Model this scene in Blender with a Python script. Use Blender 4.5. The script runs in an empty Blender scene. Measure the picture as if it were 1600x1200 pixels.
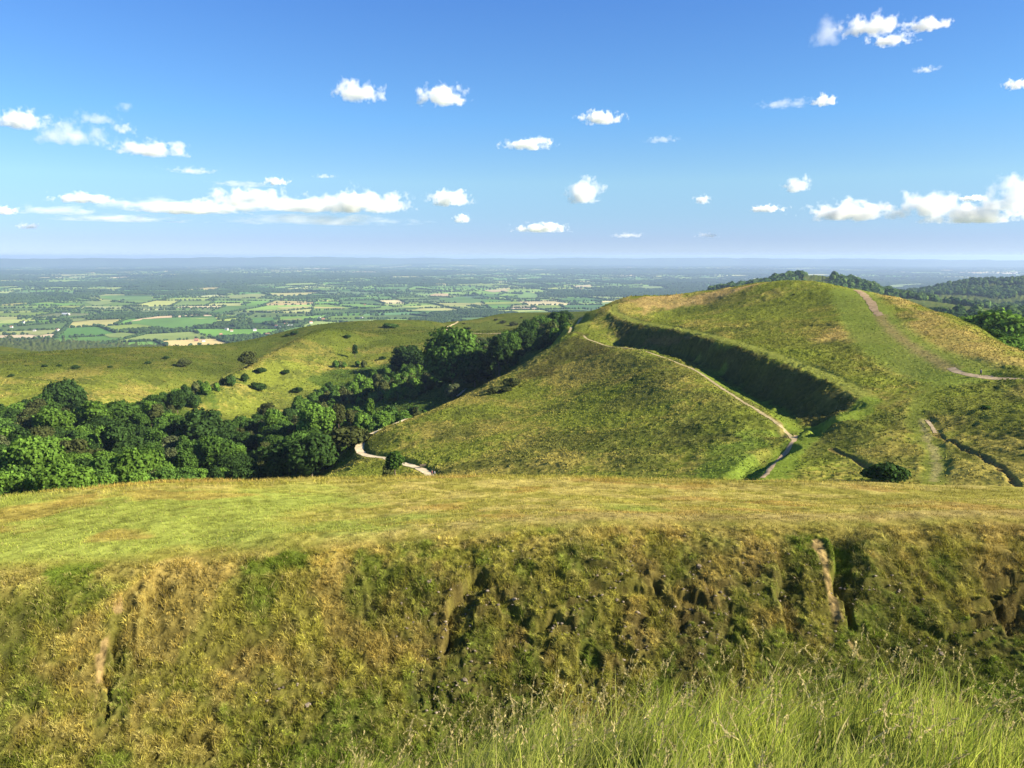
import bpy, math, random, os
import numpy as np
T = math.radians
rng = np.random.default_rng(7)
random.seed(7)
scene = bpy.context.scene
COL = scene.collection

# ------------------------------------------------------------------ camera geometry
FPX = 1212.0                 # focal length for a 1600 px wide picture
PITCH = T(9.37)
def ray(u, v):
    u = np.asarray(u, float); v = np.asarray(v, float)
    a = (u-800)/FPX; b = (600-v)/FPX
    dx = a; dy = math.cos(PITCH)+b*math.sin(PITCH); dz = -math.sin(PITCH)+b*math.cos(PITCH)
    h = np.hypot(dx, dy)
    return np.arctan2(dx, dy), dz/h          # bearing from +Y, slope

# ------------------------------------------------------------------ noise
_perm = np.random.default_rng(3).permutation(4096)
_val = np.random.default_rng(4).random(4096).astype(np.float32)*2-1
def vnoise(x, y, seed=0):
    x = np.asarray(x, np.float64)+seed*17.31; y = np.asarray(y, np.float64)-seed*9.73
    xi = np.floor(x).astype(np.int64); yi = np.floor(y).astype(np.int64)
    fx = (x-xi).astype(np.float32); fy = (y-yi).astype(np.float32)
    fx = fx*fx*fx*(fx*(fx*6-15)+10); fy = fy*fy*fy*(fy*(fy*6-15)+10)
    def h(a, b): return _val[_perm[(_perm[a & 4095]+b) & 4095]]
    v00 = h(xi, yi); v10 = h(xi+1, yi); v01 = h(xi, yi+1); v11 = h(xi+1, yi+1)
    return (v00*(1-fx)+v10*fx)*(1-fy)+(v01*(1-fx)+v11*fx)*fy
def fbm(x, y, s, octv=4, seed=0, gain=.5):
    t = 0; a = 1.; n = 0.
    x = np.asarray(x)/s; y = np.asarray(y)/s
    for i in range(octv):
        c, q = math.cos(.9*i), math.sin(.9*i)
        t = t+a*vnoise((x*c-y*q), (x*q+y*c), seed+i*3.1); n += a
        a *= gain; x = x*2.03; y = y*2.03
    return t/n*1.6
def sst(a, b, x):
    t = np.clip((x-a)/(b-a), 0, 1); return t*t*(3-2*t)
def polydist(px, py, pts):
    """distance to a polyline, parameter along it (0..n-1), signed side (>0 = right of travel)"""
    best = np.full(px.shape, 1e9, np.float32); par = np.zeros(px.shape, np.float32); sd = np.zeros(px.shape, np.float32)
    for i in range(len(pts)-1):
        ax, ay = pts[i][:2]; bx, by = pts[i+1][:2]
        ex, ey = bx-ax, by-ay; L = ex*ex+ey*ey+1e-9
        t = np.clip(((px-ax)*ex+(py-ay)*ey)/L, 0, 1)
        dx = px-ax-t*ex; dy = py-ay-t*ey
        d = np.hypot(dx, dy); m = d < best
        best = np.where(m, d, best); par = np.where(m, i+t, par); sd = np.where(m, np.sign(dx*ey-dy*ex), sd)
    return best, par, sd
def smooth_line(pts, n=6):
    P = np.array(pts, float); out = []
    for i in range(len(P)-1):
        p0 = P[max(i-1, 0)]; p1 = P[i]; p2 = P[i+1]; p3 = P[min(i+2, len(P)-1)]
        for k in range(n):
            t = k/n
            out.append(.5*((2*p1)+(-p0+p2)*t+(2*p0-5*p1+4*p2-p3)*t*t+(-p0+3*p1-3*p2+p3)*t**3))
    out.append(P[-1]); return np.array(out)

# ------------------------------------------------------------------ mid terrain: thin plate surface through surveyed points
CA, CS, CT = [], [], []      # bearing, ln distance, slope
def cp(*pts):
    for u, v, D in pts:
        a, t = ray(u, v); CA.append(float(a)); CS.append(math.log(D)); CT.append(float(t))
def cxyz(x, y, z):
    D = math.hypot(x, y); CA.append(math.atan2(x, y)); CS.append(math.log(D)); CT.append(z/D)
def xyz(u, v, D):
    a, t = ray(u, v); return np.array([D*math.sin(a), D*math.cos(a), D*t])
def sil(*pts, b1=(16, 1.10), b2=(48, 1.3)):
    for u, v, D in pts:
        cp((u, v, D), (u, v+b1[0], D*b1[1]))
        if b2: cp((u, v+b2[0], D*b2[1]))

# hollow behind the near rampart
for u, v1, v2, v3, v4, v5 in ((-250, 860, 905, 890, 860, 812), (0, 845, 900, 890, 850, 800), (200, 830, 895, 880, 840, 790), (400, 815, 885, 870, 830, 780),
                              (600, 805, 860, 850, 812, 775), (800, 800, 830, 820, 790, 762)):
    cp((u, v1, 60), (u, v2, 80), (u, v3, 110), (u, v4, 150))
    if u < 600: cp((u, v5, 215))
for u, vc in ((1000, 750), (1200, 754), (1400, 758), (1600, 763), (1850, 770)):
    cp((u, vc+42, 60), (u, vc+50, 76), (u, vc+36, 100), (u, vc+12, 125))
# big slope
cp((680, 745, 192), (800, 740, 178), (950, 742, 162), (1080, 745, 150), (750, 700, 215), (900, 690, 200), (1050, 690, 185), (1130, 720, 160),
   (800, 650, 255), (950, 640, 235), (1080, 640, 212), (850, 600, 300), (950, 590, 285), (1000, 570, 290), (900, 560, 335),
   (640, 725, 215), (600, 712, 232), (560, 702, 250), (540, 735, 225), (640, 742, 200), (500, 748, 250))
# left edge of the slope and the drop behind it
for u, v, D in ((562, 688, 262), (600, 672, 285), (650, 652, 305), (700, 632, 325), (760, 602, 340), (800, 582, 350), (840, 556, 362), (875, 530, 378), (890, 516, 392)):
    cp((u, v, D), (u-4, v+9, D*1.06), (u-8, v+14, D*1.14))
# rampart path and ditch round the middle hill
LOW = [(915, 525, 370), (940, 535, 350), (975, 542, 330), (1010, 548, 312), (1045, 560, 292), (1080, 575, 270), (1110, 594, 250), (1145, 617, 228), (1180, 640, 208), (1213, 662, 190), (1240, 686, 176)]
UPP = [(958, 476, 425), (955, 488, 408), (985, 502, 378), (1030, 511, 345), (1080, 521, 314), (1140, 537, 283), (1200, 556, 256), (1250, 575, 238), (1300, 597, 221), (1340, 617, 208), (1352, 628, 203)]
END = [(1330, 642, 196), (1300, 656, 190), (1268, 672, 183)]
cp(*LOW); cp(*UPP); cp(*END)
Lx = smooth_line([xyz(*p) for p in LOW], 3); Ux = smooth_line([xyz(*p) for p in UPP], 4)
for k, p in enumerate(Lx[3:-1]):
    cxyz(p[0]+6, p[1]+1, p[2]-1.5); cxyz(p[0]+10, p[1]+2, p[2]-1.8)
for p in Ux[5:]:
    cxyz(p[0]-3.7, p[1]-.8, p[2]-2.2); cxyz(p[0]-1.6, p[1], p[2]-.65); cxyz(p[0]+3, p[1]+.8, p[2]+.5)
for p in smooth_line([xyz(*q) for q in UPP[-2:-1]+END], 3)[1:]:
    cxyz(p[0]-3.6, p[1]+3.4, p[2]-3.1)
    cxyz(p[0]+2.5, p[1]-2.0, p[2]+.1)
# hill body
cp((1030, 495, 400), (1120, 480, 390), (1100, 500, 350), (1200, 500, 330), (1200, 530, 285), (1300, 480, 345), (1300, 520, 290), (1300, 560, 250), (1380, 500, 300), (1350, 455, 372), (1240, 460, 385),
   (1400, 540, 256), (1450, 520, 270), (1480, 560, 236), (1480, 585, 222), (1540, 560, 232), (1600, 575, 225), (1600, 596, 216), (1400, 590, 226), (1700, 600, 215), (1560, 592, 218))
sil((985, 462, 455), (1040, 461, 455), (1090, 455, 450), (1130, 452, 440), (1180, 444, 420), (1240, 440, 405), (1290, 443, 398), (1340, 452, 385), (1400, 466, 362), (1450, 482, 340), (1500, 500, 315),
    (1545, 524, 290), (1600, 552, 262), (1700, 595, 240), (1850, 640, 220), b1=(14, 1.10), b2=(45, 1.3))
# left end of the middle hill with its lower terrace
cp((905, 512, 388), (920, 498, 412), (940, 486, 436))
sil((880, 516, 398), (905, 496, 425), (938, 480, 450), (958, 471, 452), b1=(14, 1.08), b2=(40, 1.2))
# saddle and right foreground
cp((1200, 725, 152), (1165, 748, 138), (1240, 720, 158), (1300, 700, 168), (1300, 745, 142), (1385, 665, 186), (1370, 640, 196), (1385, 745, 140), (1400, 700, 165), (1440, 640, 196), (1430, 690, 171),
   (1455, 745, 142), (1520, 700, 165), (1520, 650, 190), (1600, 650, 185), (1600, 700, 160), (1600, 750, 136), (1600, 620, 205), (1500, 610, 210), (1750, 700, 160), (1750, 640, 190))
# valley wood floor
cp((0, 790, 245), (100, 785, 255), (250, 775, 262), (400, 765, 262), (0, 740, 310), (150, 735, 320), (300, 730, 325), (450, 722, 312), (0, 690, 400), (150, 690, 400), (300, 690, 395), (420, 700, 370), (500, 700, 325),
   (550, 668, 345), (520, 672, 390), (600, 650, 395), (680, 620, 420), (740, 598, 430), (790, 575, 440), (830, 548, 455), (480, 650, 440), (560, 632, 460), (640, 606, 480), (720, 575, 510), (850, 528, 500), (880, 512, 500),
   (-200, 800, 240), (-200, 740, 320), (-200, 690, 420))
# spur and its faces
SPUR = [(256, 640, 455), (300, 618, 490), (345, 594, 530), (385, 572, 570), (420, 553, 610), (450, 538, 655), (480, 524, 700)]
for u, v, D in smooth_line(SPUR, 3):
    cp((u, v, D), (u-2, v+13, D*1.05), (u-4, v+16, D*1.10))
cp((330, 640, 462), (400, 640, 470), (400, 600, 525), (470, 600, 530), (470, 560, 600), (540, 580, 570), (540, 540, 650), (620, 560, 600), (620, 530, 680), (690, 540, 640), (560, 520, 730), (640, 518, 740), (700, 530, 690),
   (760, 535, 640), (800, 525, 640), (840, 518, 640))
# far left ridge front and crest
cp((0, 640, 500), (100, 635, 510), (200, 625, 530), (0, 600, 580), (100, 595, 590), (200, 590, 610), (280, 585, 640), (0, 570, 670), (150, 568, 680), (300, 562, 720), (360, 556, 770), (400, 545, 800), (430, 535, 830),
   (-200, 640, 500), (-200, 600, 600))
sil((-200, 568, 760), (0, 556, 760), (60, 551, 780), (120, 547, 790), (200, 543, 800), (300, 540, 820), (380, 533, 860), (430, 522, 880), (490, 509, 880), (560, 502, 880), (620, 500, 890), (670, 502, 890), b1=(6, 1.07), b2=(12, 1.14))
# second rise behind
cp((700, 516, 860), (760, 519, 850), (820, 519, 840), (870, 505, 800), (730, 508, 920), (800, 502, 960), (860, 498, 950))
sil((700, 503, 960), (735, 500, 1010), (775, 492, 1060), (830, 490, 1080), (890, 490, 1080), (950, 492, 1080), (1020, 494, 1080), b1=(8, 1.07), b2=(20, 1.16))
sil((-120, 536, 1150), (0, 541, 1150), (60, 551, 1150), b1=(8, 1.07), b2=(18, 1.16))
# slopes to the plain, hidden
for u in (-350, -100, 100, 300, 500, 700, 900):
    cp((u, 572, 1500), (u, 560, 2100), (u, 530, 3200))
# beyond the middle hill: wooded ridge and combe on the right
for u, v in ((1000, 500), (1100, 505), (1200, 505), (1300, 510), (1400, 525), (1500, 545), (1600, 575)):
    cp((u, v, 700), (u, v-18, 1000))
sil((1060, 470, 1900), (1110, 456, 1950), (1180, 446, 2000), (1225, 434, 2050), (1255, 431, 2080), (1280, 431, 2100), (1310, 436, 2060), (1350, 446, 2000), (1400, 461, 1900), b1=(8, 1.1), b2=(22, 1.3))
cp((1450, 470, 1850), (1500, 478, 1750), (1600, 488, 1700), (1450, 488, 1350), (1520, 500, 1200), (1600, 510, 1150), (1500, 515, 950), (1600, 530, 850), (1800, 500, 1700), (1800, 540, 900), (1800, 600, 600))
cp((1430, 470, 2500), (1500, 472, 2500), (1600, 478, 2500), (1430, 464, 2900), (1500, 458, 2850), (1600, 462, 2800), (1800, 470, 2500))
sil((1400, 462, 3100), (1445, 455, 3200), (1490, 446, 3300), (1540, 440, 3350), (1600, 441, 3400), (1800, 440, 3400), b1=(6, 1.1), b2=(16, 1.3))
CA = np.array(CA); CS = np.array(CS); CT = np.array(CT)
KX = 1.0
def _ker(r2): return .5*r2*np.log(r2+1e-12)
_n = len(CA)
_K = _ker((CA[:, None]-CA[None])**2+(CS[:, None]-CS[None])**2)+np.eye(_n)*2e-5
_P = np.stack([np.ones(_n), CA, CS], 1)
_A = np.block([[_K, _P], [_P.T, np.zeros((3, 3))]])
_W = np.linalg.solve(_A, np.concatenate([CT, np.zeros(3)]))
def mid_t(a, s):
    a = np.asarray(a, np.float32); s = np.asarray(s, np.float32)
    sh = a.shape; a = a.ravel(); s = s.ravel(); out = np.empty(a.size, np.float32)
    ca = CA.astype(np.float32); cs = CS.astype(np.float32); w = _W[:_n].astype(np.float32)
    for i in range(0, a.size, 40000):
        da = a[i:i+40000, None]-ca; ds = s[i:i+40000, None]-cs
        r2 = da*da+ds*ds+1e-12
        out[i:i+40000] = (.5*r2*np.log(r2))@w
    return (out+_W[_n]+_W[_n+1]*a+_W[_n+2]*s).reshape(sh)

# ------------------------------------------------------------------ near terrain profile (by bearing)
def curve(pts):
    a = []; z = []; d = []
    for u, v, D in pts:
        A, t = ray(u, v); a.append(float(A)); z.append(float(t)*D); d.append(D)
    return np.array(a), np.array(z), np.array(d)
LIP = curve([(-400, 925, 39), (0, 893, 37), (150, 884, 36), (300, 873, 35), (450, 864, 34.5), (600, 855, 34), (750, 840, 33.8), (900, 828, 34), (1100, 822, 34.8), (1250, 826, 35.8), (1330, 826, 36.5), (1450, 820, 38), (1600, 818, 40), (1900, 815, 43)])
CRE = curve([(-400, 800, 50), (0, 782, 49), (120, 770, 49), (250, 758, 49), (400, 752, 49), (550, 747, 50), (700, 745, 50), (850, 744, 50), (1000, 748, 50), (1150, 752, 50.5), (1300, 755, 51), (1450, 758, 52), (1600, 762, 53), (1900, 770, 54)])
def _bz(b, tab):   # value over bearing
    return np.interp(b, T(1)*np.array([-50, -30, -12, 0, 12, 20, 34, 50]), tab)
SD = np.array([0.0, 0.9, 2.5, 4.2, 6.0, 8.5, 14, 19.5, 23, 26, 30])
def near_z(a, D):
    """a,D arrays (same shape)"""
    lz = np.interp(a, LIP[0], LIP[1]); ld = np.interp(a, LIP[0], LIP[2])
    cz = np.interp(a, CRE[0], CRE[1]); cd = np.interp(a, CRE[0], CRE[2])
    e6 = _bz(a, [-5.3, -5.1, -4.85, -4.42, -4.08, -3.85, -3.52, -3.4])
    prof = [(0., -1.62+0*a), (.9, -1.66+0*a), (2.5, -1.66+(e6+1.66)*.30), (4.3, -1.66+(e6+1.66)*.63), (6.2, e6), (8.5, e6-2.1), (14, -11.2+0*a), (19.5, -16.6+0*a), (22.5, -18.3+0*a)]
    # bank rises from the ditch floor to the lip
    knotD = [p[0]+0*a for p in prof]+[25.0+0*a, ld-4.2, ld-1.2, ld+.9, ld+4, cd-3, cd, cd+2.2, cd+6, cd+12]
    bf = -18.0
    knotZ = [p[1] for p in prof]+[bf+.2+0*a, lz-2.75, lz-.62, lz+.03, lz+(cz-lz)*.24, cz+.14, cz, cz-.55, cz-2.9, cz-7.6]
    z = np.full(a.shape, np.nan)
    z = knotZ[-1]+(D-knotD[-1])*-.8
    n = len(knotD)
    # monotone-ish cubic hermite between knots
    m = []
    for i in range(n):
        if i == 0: s = (knotZ[1]-knotZ[0])/(knotD[1]-knotD[0])
        elif i == n-1: s = (knotZ[-1]-knotZ[-2])/(knotD[-1]-knotD[-2])
        else:
            h0 = knotD[i]-knotD[i-1]; h1 = knotD[i+1]-knotD[i]
            d0 = (knotZ[i]-knotZ[i-1])/h0; d1 = (knotZ[i+1]-knotZ[i])/h1
            s = (d0*h1+d1*h0)/(h0+h1)
        m.append(s)
    for i in range(n-1):
        h = knotD[i+1]-knotD[i]; t = (D-knotD[i])/h
        q = (t >= 0) & (t <= 1) if i else (t <= 1)
        zz = (2*t**3-3*t**2+1)*knotZ[i]+(t**3-2*t**2+t)*h*m[i]+(-2*t**3+3*t**2)*knotZ[i+1]+(t**3-t**2)*h*m[i+1]
        z = np.where(q, zz, z)
    return z

def base_z(x, y):
    x = np.asarray(x, float); y = np.asarray(y, float)
    D = np.maximum(np.hypot(x, y), .05); a = np.arctan2(x, y)
    zn = near_z(a, np.minimum(D, 75)); zm = mid_t(a, np.log(np.maximum(D, 30)))*D
    w = sst(56, 68, D)
    return zn*(1-w)+zm*w
PLAIN = -292.0
def plain_z(x, y):
    D = np.hypot(x, y)
    z = PLAIN+11*fbm(x, y, 2600, 2, 5)+5*fbm(x, y, 900, 2, 8)
    for cx, cy, r1, r2, h in PLAIN_HILLS:
        z = z+h*np.exp(-(((x-cx)/r1)**2+((y-cy)/r2)**2))
    return z
PLAIN_HILLS = []
# ------------------------------------------------------------------ object helpers
def tag(o, label=None, cat=None, group=None, kind=None):
    if label: o['label'] = label
    if cat: o['category'] = cat
    if group: o['group'] = group
    if kind: o['kind'] = kind
    return o
def mesh(name, V, F, mat=None, col=None, smooth=True, fcol=None):
    V = np.asarray(V, np.float32); F = np.asarray(F, np.int32)
    me = bpy.data.meshes.new(name)
    n = F.shape[1]
    me.vertices.add(len(V)); me.vertices.foreach_set('co', V.ravel())
    me.loops.add(F.size); me.loops.foreach_set('vertex_index', F.ravel())
    me.polygons.add(len(F)); me.polygons.foreach_set('loop_start', np.arange(0, F.size, n, dtype=np.int32))
    me.polygons.foreach_set('use_smooth', np.full(len(F), bool(smooth)))
    if col is not None:
        at_ = me.attributes.new('Col', 'FLOAT_COLOR', 'POINT')
        c = np.ones((len(V), 4), np.float32); c[:, :3] = col; at_.data.foreach_set('color', c.ravel())
    if fcol is not None:
        at_ = me.attributes.new('Col', 'FLOAT_COLOR', 'CORNER')
        c = np.ones((len(F), 4), np.float32); c[:, :3] = fcol; at_.data.foreach_set('color', np.repeat(c, n, 0).ravel())
    me.update(calc_edges=True)
    if mat: me.materials.append(mat)
    return me
def link(name, me, parent=None, loc=None):
    o = bpy.data.objects.new(name, me); COL.objects.link(o)
    if parent: o.parent = parent
    if loc is not None: o.location = loc
    return o
def nodes(name):
    m = bpy.data.materials.new(name); m.use_nodes = True; nt = m.node_tree; nt.nodes.clear()
    return m, nt, nt.nodes, nt.links
def attr_mat(name, noises=(), rough=1.0, bump=None, transl=0., objrand=0., attr='Col', hue=0.):
    """diffuse material on the vertex colour, multiplied by procedural noises (scale, lo, hi) in object metres"""
    m, nt, N, L = nodes(name)
    a = N.new('ShaderNodeAttribute'); a.attribute_name = attr
    tc = N.new('ShaderNodeTexCoord')
    c = a.outputs['Color']
    for sc, lo, hi in noises:
        n = N.new('ShaderNodeTexNoise'); n.inputs['Scale'].default_value = sc; n.inputs['Detail'].default_value = 3; n.inputs['Roughness'].default_value = .65
        L.new(tc.outputs['Object'], n.inputs['Vector'])
        mr = N.new('ShaderNodeMapRange'); mr.inputs[1].default_value = .3; mr.inputs[2].default_value = .7; mr.inputs[3].default_value = lo; mr.inputs[4].default_value = hi
        L.new(n.outputs['Fac'], mr.inputs[0])
        mx = N.new('ShaderNodeMix'); mx.data_type = 'RGBA'; mx.blend_type = 'MULTIPLY'; mx.inputs[0].default_value = 1
        L.new(c, mx.inputs[6]); L.new(mr.outputs[0], mx.inputs[7]); c = mx.outputs[2]
    if objrand:
        oi = N.new('ShaderNodeObjectInfo'); hs = N.new('ShaderNodeHueSaturation')
        mr = N.new('ShaderNodeMapRange'); mr.inputs[3].default_value = 1-objrand; mr.inputs[4].default_value = 1+objrand
        L.new(oi.outputs['Random'], mr.inputs[0]); L.new(mr.outputs[0], hs.inputs['Value'])
        if hue:
            m2 = N.new('ShaderNodeMath'); m2.operation = 'MULTIPLY'; m2.inputs[1].default_value = 7.77
            m3 = N.new('ShaderNodeMath'); m3.operation = 'FRACT'; mh = N.new('ShaderNodeMapRange'); mh.inputs[3].default_value = .5-hue; mh.inputs[4].default_value = .5+hue
            L.new(oi.outputs['Random'], m2.inputs[0]); L.new(m2.outputs[0], m3.inputs[0]); L.new(m3.outputs[0], mh.inputs[0]); L.new(mh.outputs[0], hs.inputs['Hue'])
        L.new(c, hs.inputs['Color']); c = hs.outputs['Color']
    d = N.new('ShaderNodeBsdfDiffuse'); d.inputs['Roughness'].default_value = 0
    L.new(c, d.inputs['Color']); sh = d.outputs[0]
    if bump:
        for sc, st, dist in bump:
            n = N.new('ShaderNodeTexNoise'); n.inputs['Scale'].default_value = sc; n.inputs['Detail'].default_value = 4; n.inputs['Roughness'].default_value = .7
            L.new(tc.outputs['Object'], n.inputs['Vector'])
            b = N.new('ShaderNodeBump'); b.inputs['Strength'].default_value = st; b.inputs['Distance'].default_value = dist
            L.new(n.outputs['Fac'], b.inputs['Height']); L.new(b.outputs[0], d.inputs['Normal'])
    if transl:
        t = N.new('ShaderNodeBsdfTranslucent'); ms = N.new('ShaderNodeMixShader'); ms.inputs[0].default_value = transl
        L.new(c, t.inputs['Color']); L.new(sh, ms.inputs[1]); L.new(t.outputs[0], ms.inputs[2]); sh = ms.outputs[0]
    o = N.new('ShaderNodeOutputMaterial'); L.new(sh, o.inputs['Surface'])
    return m
def plain_mat(name, rgb, noise=None, rough=.8):
    m, nt, N, L = nodes(name)
    d = N.new('ShaderNodeBsdfPrincipled'); d.inputs['Base Color'].default_value = (*rgb, 1); d.inputs['Roughness'].default_value = rough
    if noise:
        tc = N.new('ShaderNodeTexCoord'); n = N.new('ShaderNodeTexNoise'); n.inputs['Scale'].default_value = noise; n.inputs['Detail'].default_value = 5
        r = N.new('ShaderNodeValToRGB'); r.color_ramp.elements[0].position = .3; r.color_ramp.elements[1].position = .7
        r.color_ramp.elements[0].color = (*[q*.6 for q in rgb], 1); r.color_ramp.elements[1].color = (*[min(1, q*1.3) for q in rgb], 1)
        L.new(tc.outputs['Object'], n.inputs['Vector']); L.new(n.outputs['Fac'], r.inputs['Fac']); L.new(r.outputs['Color'], d.inputs['Base Color'])
    o = N.new('ShaderNodeOutputMaterial'); L.new(d.outputs[0], o.inputs['Surface'])
    return m

# ------------------------------------------------------------------ where a line of sight meets the land
_DS = np.exp(np.linspace(math.log(9), math.log(5200), 700))
def at(u, v, dmin=9, dmax=5200):
    a, t = ray(u, v); a = float(a); t = float(t)
    ds = _DS[(_DS >= dmin) & (_DS <= dmax)]
    g = base_z(ds*math.sin(a), ds*math.cos(a))-t*ds
    k = int(np.argmax(g >= 0)) if (g >= 0).any() else int(np.argmax(g))
    if k == 0: D = ds[0]
    elif g[k] < 0: D = ds[k]
    else: D = ds[k-1]+(ds[k]-ds[k-1])*(-g[k-1])/(g[k]-g[k-1])
    return np.array([D*math.sin(a), D*math.cos(a)])
def line(uvs, n=6, **k): return smooth_line([at(u, v, **k) for u, v in uvs], n)

# bare earth paths and mown green tracks, all as lines on the ground
MID = dict(dmin=70)
P_EARTH = {   # name: (line, width, colour)
 'valley': (smooth_line([xyz(*p)[:2] for p in ((640, 662, 286), (618, 669, 278), (596, 677, 269), (577, 683, 262), (566, 688, 257), (561, 694, 251), (566, 702, 243), (582, 709, 235), (600, 714, 229), (622, 721, 220), (645, 728, 211), (662, 737, 202), (676, 747, 192), (688, 760, 183))], 8), 2.3, (.58, .48, .30)),
 'rampart': (line([(912, 524), (918, 530), (940, 538), (975, 543), (1010, 549), (1045, 561), (1080, 575), (1110, 594), (1145, 617), (1178, 638), (1196, 650), (1215, 663), (1232, 678), (1241, 688)], 8, **MID), 1.0, (.34, .28, .15)),
 'spurpath': (line([(728, 606), (722, 613), (713, 620)], 8, **MID), 1.5, (.42, .36, .26)),
 'ridge': (smooth_line([xyz(*p)[:2] for p in ((889, 523, 384), (893, 514, 396), (900, 503, 412), (914, 491, 432), (930, 483, 446))], 8), 1.1, (.34, .28, .15)),
 'gully': (line([(1244, 680), (1240, 690), (1228, 696), (1213, 712), (1206, 728), (1190, 748)], 8, **MID), .9, (.33, .25, .15)),
 'redtrack': (line([(1338, 453), (1352, 463), (1362, 474), (1366, 484), (1376, 494)], 8, **MID), 2.8, (.32, .235, .135)),
 'top': (line([(1484, 574), (1500, 583), (1540, 590), (1600, 594), (1680, 598)], 8, **MID), 1.7, (.40, .31, .19)),
 'far': (line([(716, 502), (706, 508), (699, 516), (720, 519), (745, 521), (780, 521), (815, 518)], 6, **MID), 2.6, (.42, .34, .19)),
 'right': (line([(1447, 655), (1455, 665), (1462, 678)], 6, **MID), .8, (.33, .26, .16)),
}
P_GREEN = [   # (line, half width, feather)
 (smooth_line([(p[0]+1.6, p[1]+.5) for p in Ux], 4), 1.5, 1.3, (.215, .235, .060)),
 (line([(1356, 628), (1345, 640), (1310, 657), (1275, 674), (1252, 688), (1230, 706), (1214, 730), (1200, 752)], 5, **MID), 2.6, 1.6, (.145, .200, .036)),
 (line([(1488, 584), (1470, 594), (1446, 612), (1434, 632), (1432, 655), (1440, 680), (1456, 700), (1464, 722), (1455, 756)], 5, **MID), 1.5, 1.6, (.145, .170, .040)),
 (line([(1330, 452), (1345, 480), (1366, 512), (1392, 536), (1425, 558), (1462, 574), (1495, 583)], 5, **MID), 7.5, 4, (.180, .225, .050)),
 (line([(1372, 634), (1392, 629), (1420, 620), (1440, 612)], 5, **MID), .8, 1.2, (.15, .16, .04)),
 (line([(1300, 700), (1335, 716), (1375, 745)], 5, **MID), .5, 1, (.13, .15, .035)),
 (line([(1100, 582), (1125, 598), (1150, 612), (1190, 632), (1215, 645), (1238, 668)], 5, **MID), 2.4, 1.8, (.120, .165, .030)),
 (smooth_line([xyz(*p)[:2] for p in ((906, 519, 382), (913, 507, 400), (926, 494, 424), (944, 480, 448))], 5), 3.2, 1.8, (.15, .175, .036)),
 (line([(258, 640), (300, 617), (345, 593), (385, 571), (420, 552)], 5, **MID), .9, 1.2, (.17, .18, .05)),
]
P_GREEN += [(line([(1374, 492), (1392, 515), (1420, 538), (1455, 560), (1486, 576)], 5, **MID), .9, 2.2, (.270, .215, .105)), (line([(1188, 644), (1215, 660), (1238, 684)], 5, **MID), .5, 1.2, (.26, .21, .10)),
 (line([(1440, 655), (1450, 690), (1464, 722), (1458, 752)], 5, **MID), .4, .8, (.27, .24, .12))]
GROOVES = [   # (line, half width, depth)
 (line([(1462, 678), (1490, 696), (1512, 706), (1538, 716), (1560, 730), (1580, 750), (1600, 772)], 5, **MID), .4, .42),
 (line([(1300, 700), (1335, 718), (1372, 744)], 5, **MID), .4, .35),
 (line([(1226, 699), (1200, 712), (1174, 731), (1150, 750)], 5, **MID), 1.7, 1.7),
 (line([(640, 497), (665, 503), (690, 511)], 5, **MID), 1.6, 1.8),
 (line([(1090, 524), (1050, 532), (1005, 538), (975, 545)], 5, **MID), .6, .5),
]
def zone(uvs, soft, jit, **k):
    P = [at(u, v, **k) for u, v in uvs]
    return P+[P[0]], soft, jit
_U = np.array([[p[0], p[1]] for p in Ux]); _L = np.array([[p[0], p[1]] for p in Lx])
ZONES = dict(
 wood=zone([(-60, 690), (0, 655), (60, 640), (120, 655), (150, 680), (215, 650), (260, 625), (330, 610), (380, 588), (385, 600), (330, 625), (262, 655), (285, 690), (330, 690), (395, 668), (440, 655), (475, 640), (500, 590),
            (530, 572), (620, 565), (690, 560), (760, 545), (830, 520), (875, 500), (890, 512), (850, 545), (800, 575), (740, 605), (680, 635), (610, 668), (560, 692), (510, 722), (495, 745), (400, 775), (-60, 830)], 8, 14, dmin=235),
 tan=zone([(985, 463), (1100, 457), (1150, 450), (1190, 446), (1160, 460), (1100, 472), (1040, 480), (1010, 492), (965, 478)], 8, 9, **MID),
 tan2=zone([(1290, 520), (1330, 505), (1370, 530), (1400, 550), (1450, 570), (1480, 580), (1440, 590), (1380, 565), (1310, 545)], 8, 10, **MID),
 tan3=zone([(1360, 455), (1420, 478), (1500, 510), (1600, 560), (1700, 620), (1620, 592), (1540, 586), (1470, 560), (1400, 510), (1385, 490), (1420, 495), (1360, 465)], 6, 8, **MID),
 heath=zone([(1040, 487), (1120, 468), (1230, 452), (1290, 470), (1300, 500), (1230, 520), (1150, 516), (1060, 502)], 10, 14, **MID),
 heath2=zone([(1180, 520), (1260, 528), (1330, 560), (1440, 568), (1460, 585), (1400, 605), (1330, 590), (1250, 560)], 8, 10, **MID),
 lush=zone([(1090, 730), (1130, 700), (1200, 670), (1225, 680), (1210, 705), (1160, 745), (1090, 748)], 4, 6, **MID),
 mound=zone([(1490, 610), (1560, 602), (1650, 610), (1650, 690), (1560, 690), (1500, 650)], 6, 10, **MID),
 mound2=zone([(1310, 670), (1380, 640), (1420, 660), (1430, 720), (1390, 745), (1330, 730)], 6, 9, **MID),
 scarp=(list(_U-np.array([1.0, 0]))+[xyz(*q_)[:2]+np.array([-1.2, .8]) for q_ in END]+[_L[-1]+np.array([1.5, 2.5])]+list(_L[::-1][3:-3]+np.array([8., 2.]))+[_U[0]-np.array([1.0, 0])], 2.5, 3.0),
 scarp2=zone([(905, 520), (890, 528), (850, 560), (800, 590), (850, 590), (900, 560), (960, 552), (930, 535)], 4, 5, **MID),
 upslope=zone([(915, 540), (1000, 556), (1080, 590), (1170, 650), (1200, 690), (1150, 710), (1080, 640), (1000, 620), (930, 585), (870, 590)], 9, 14, **MID),
)
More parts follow.
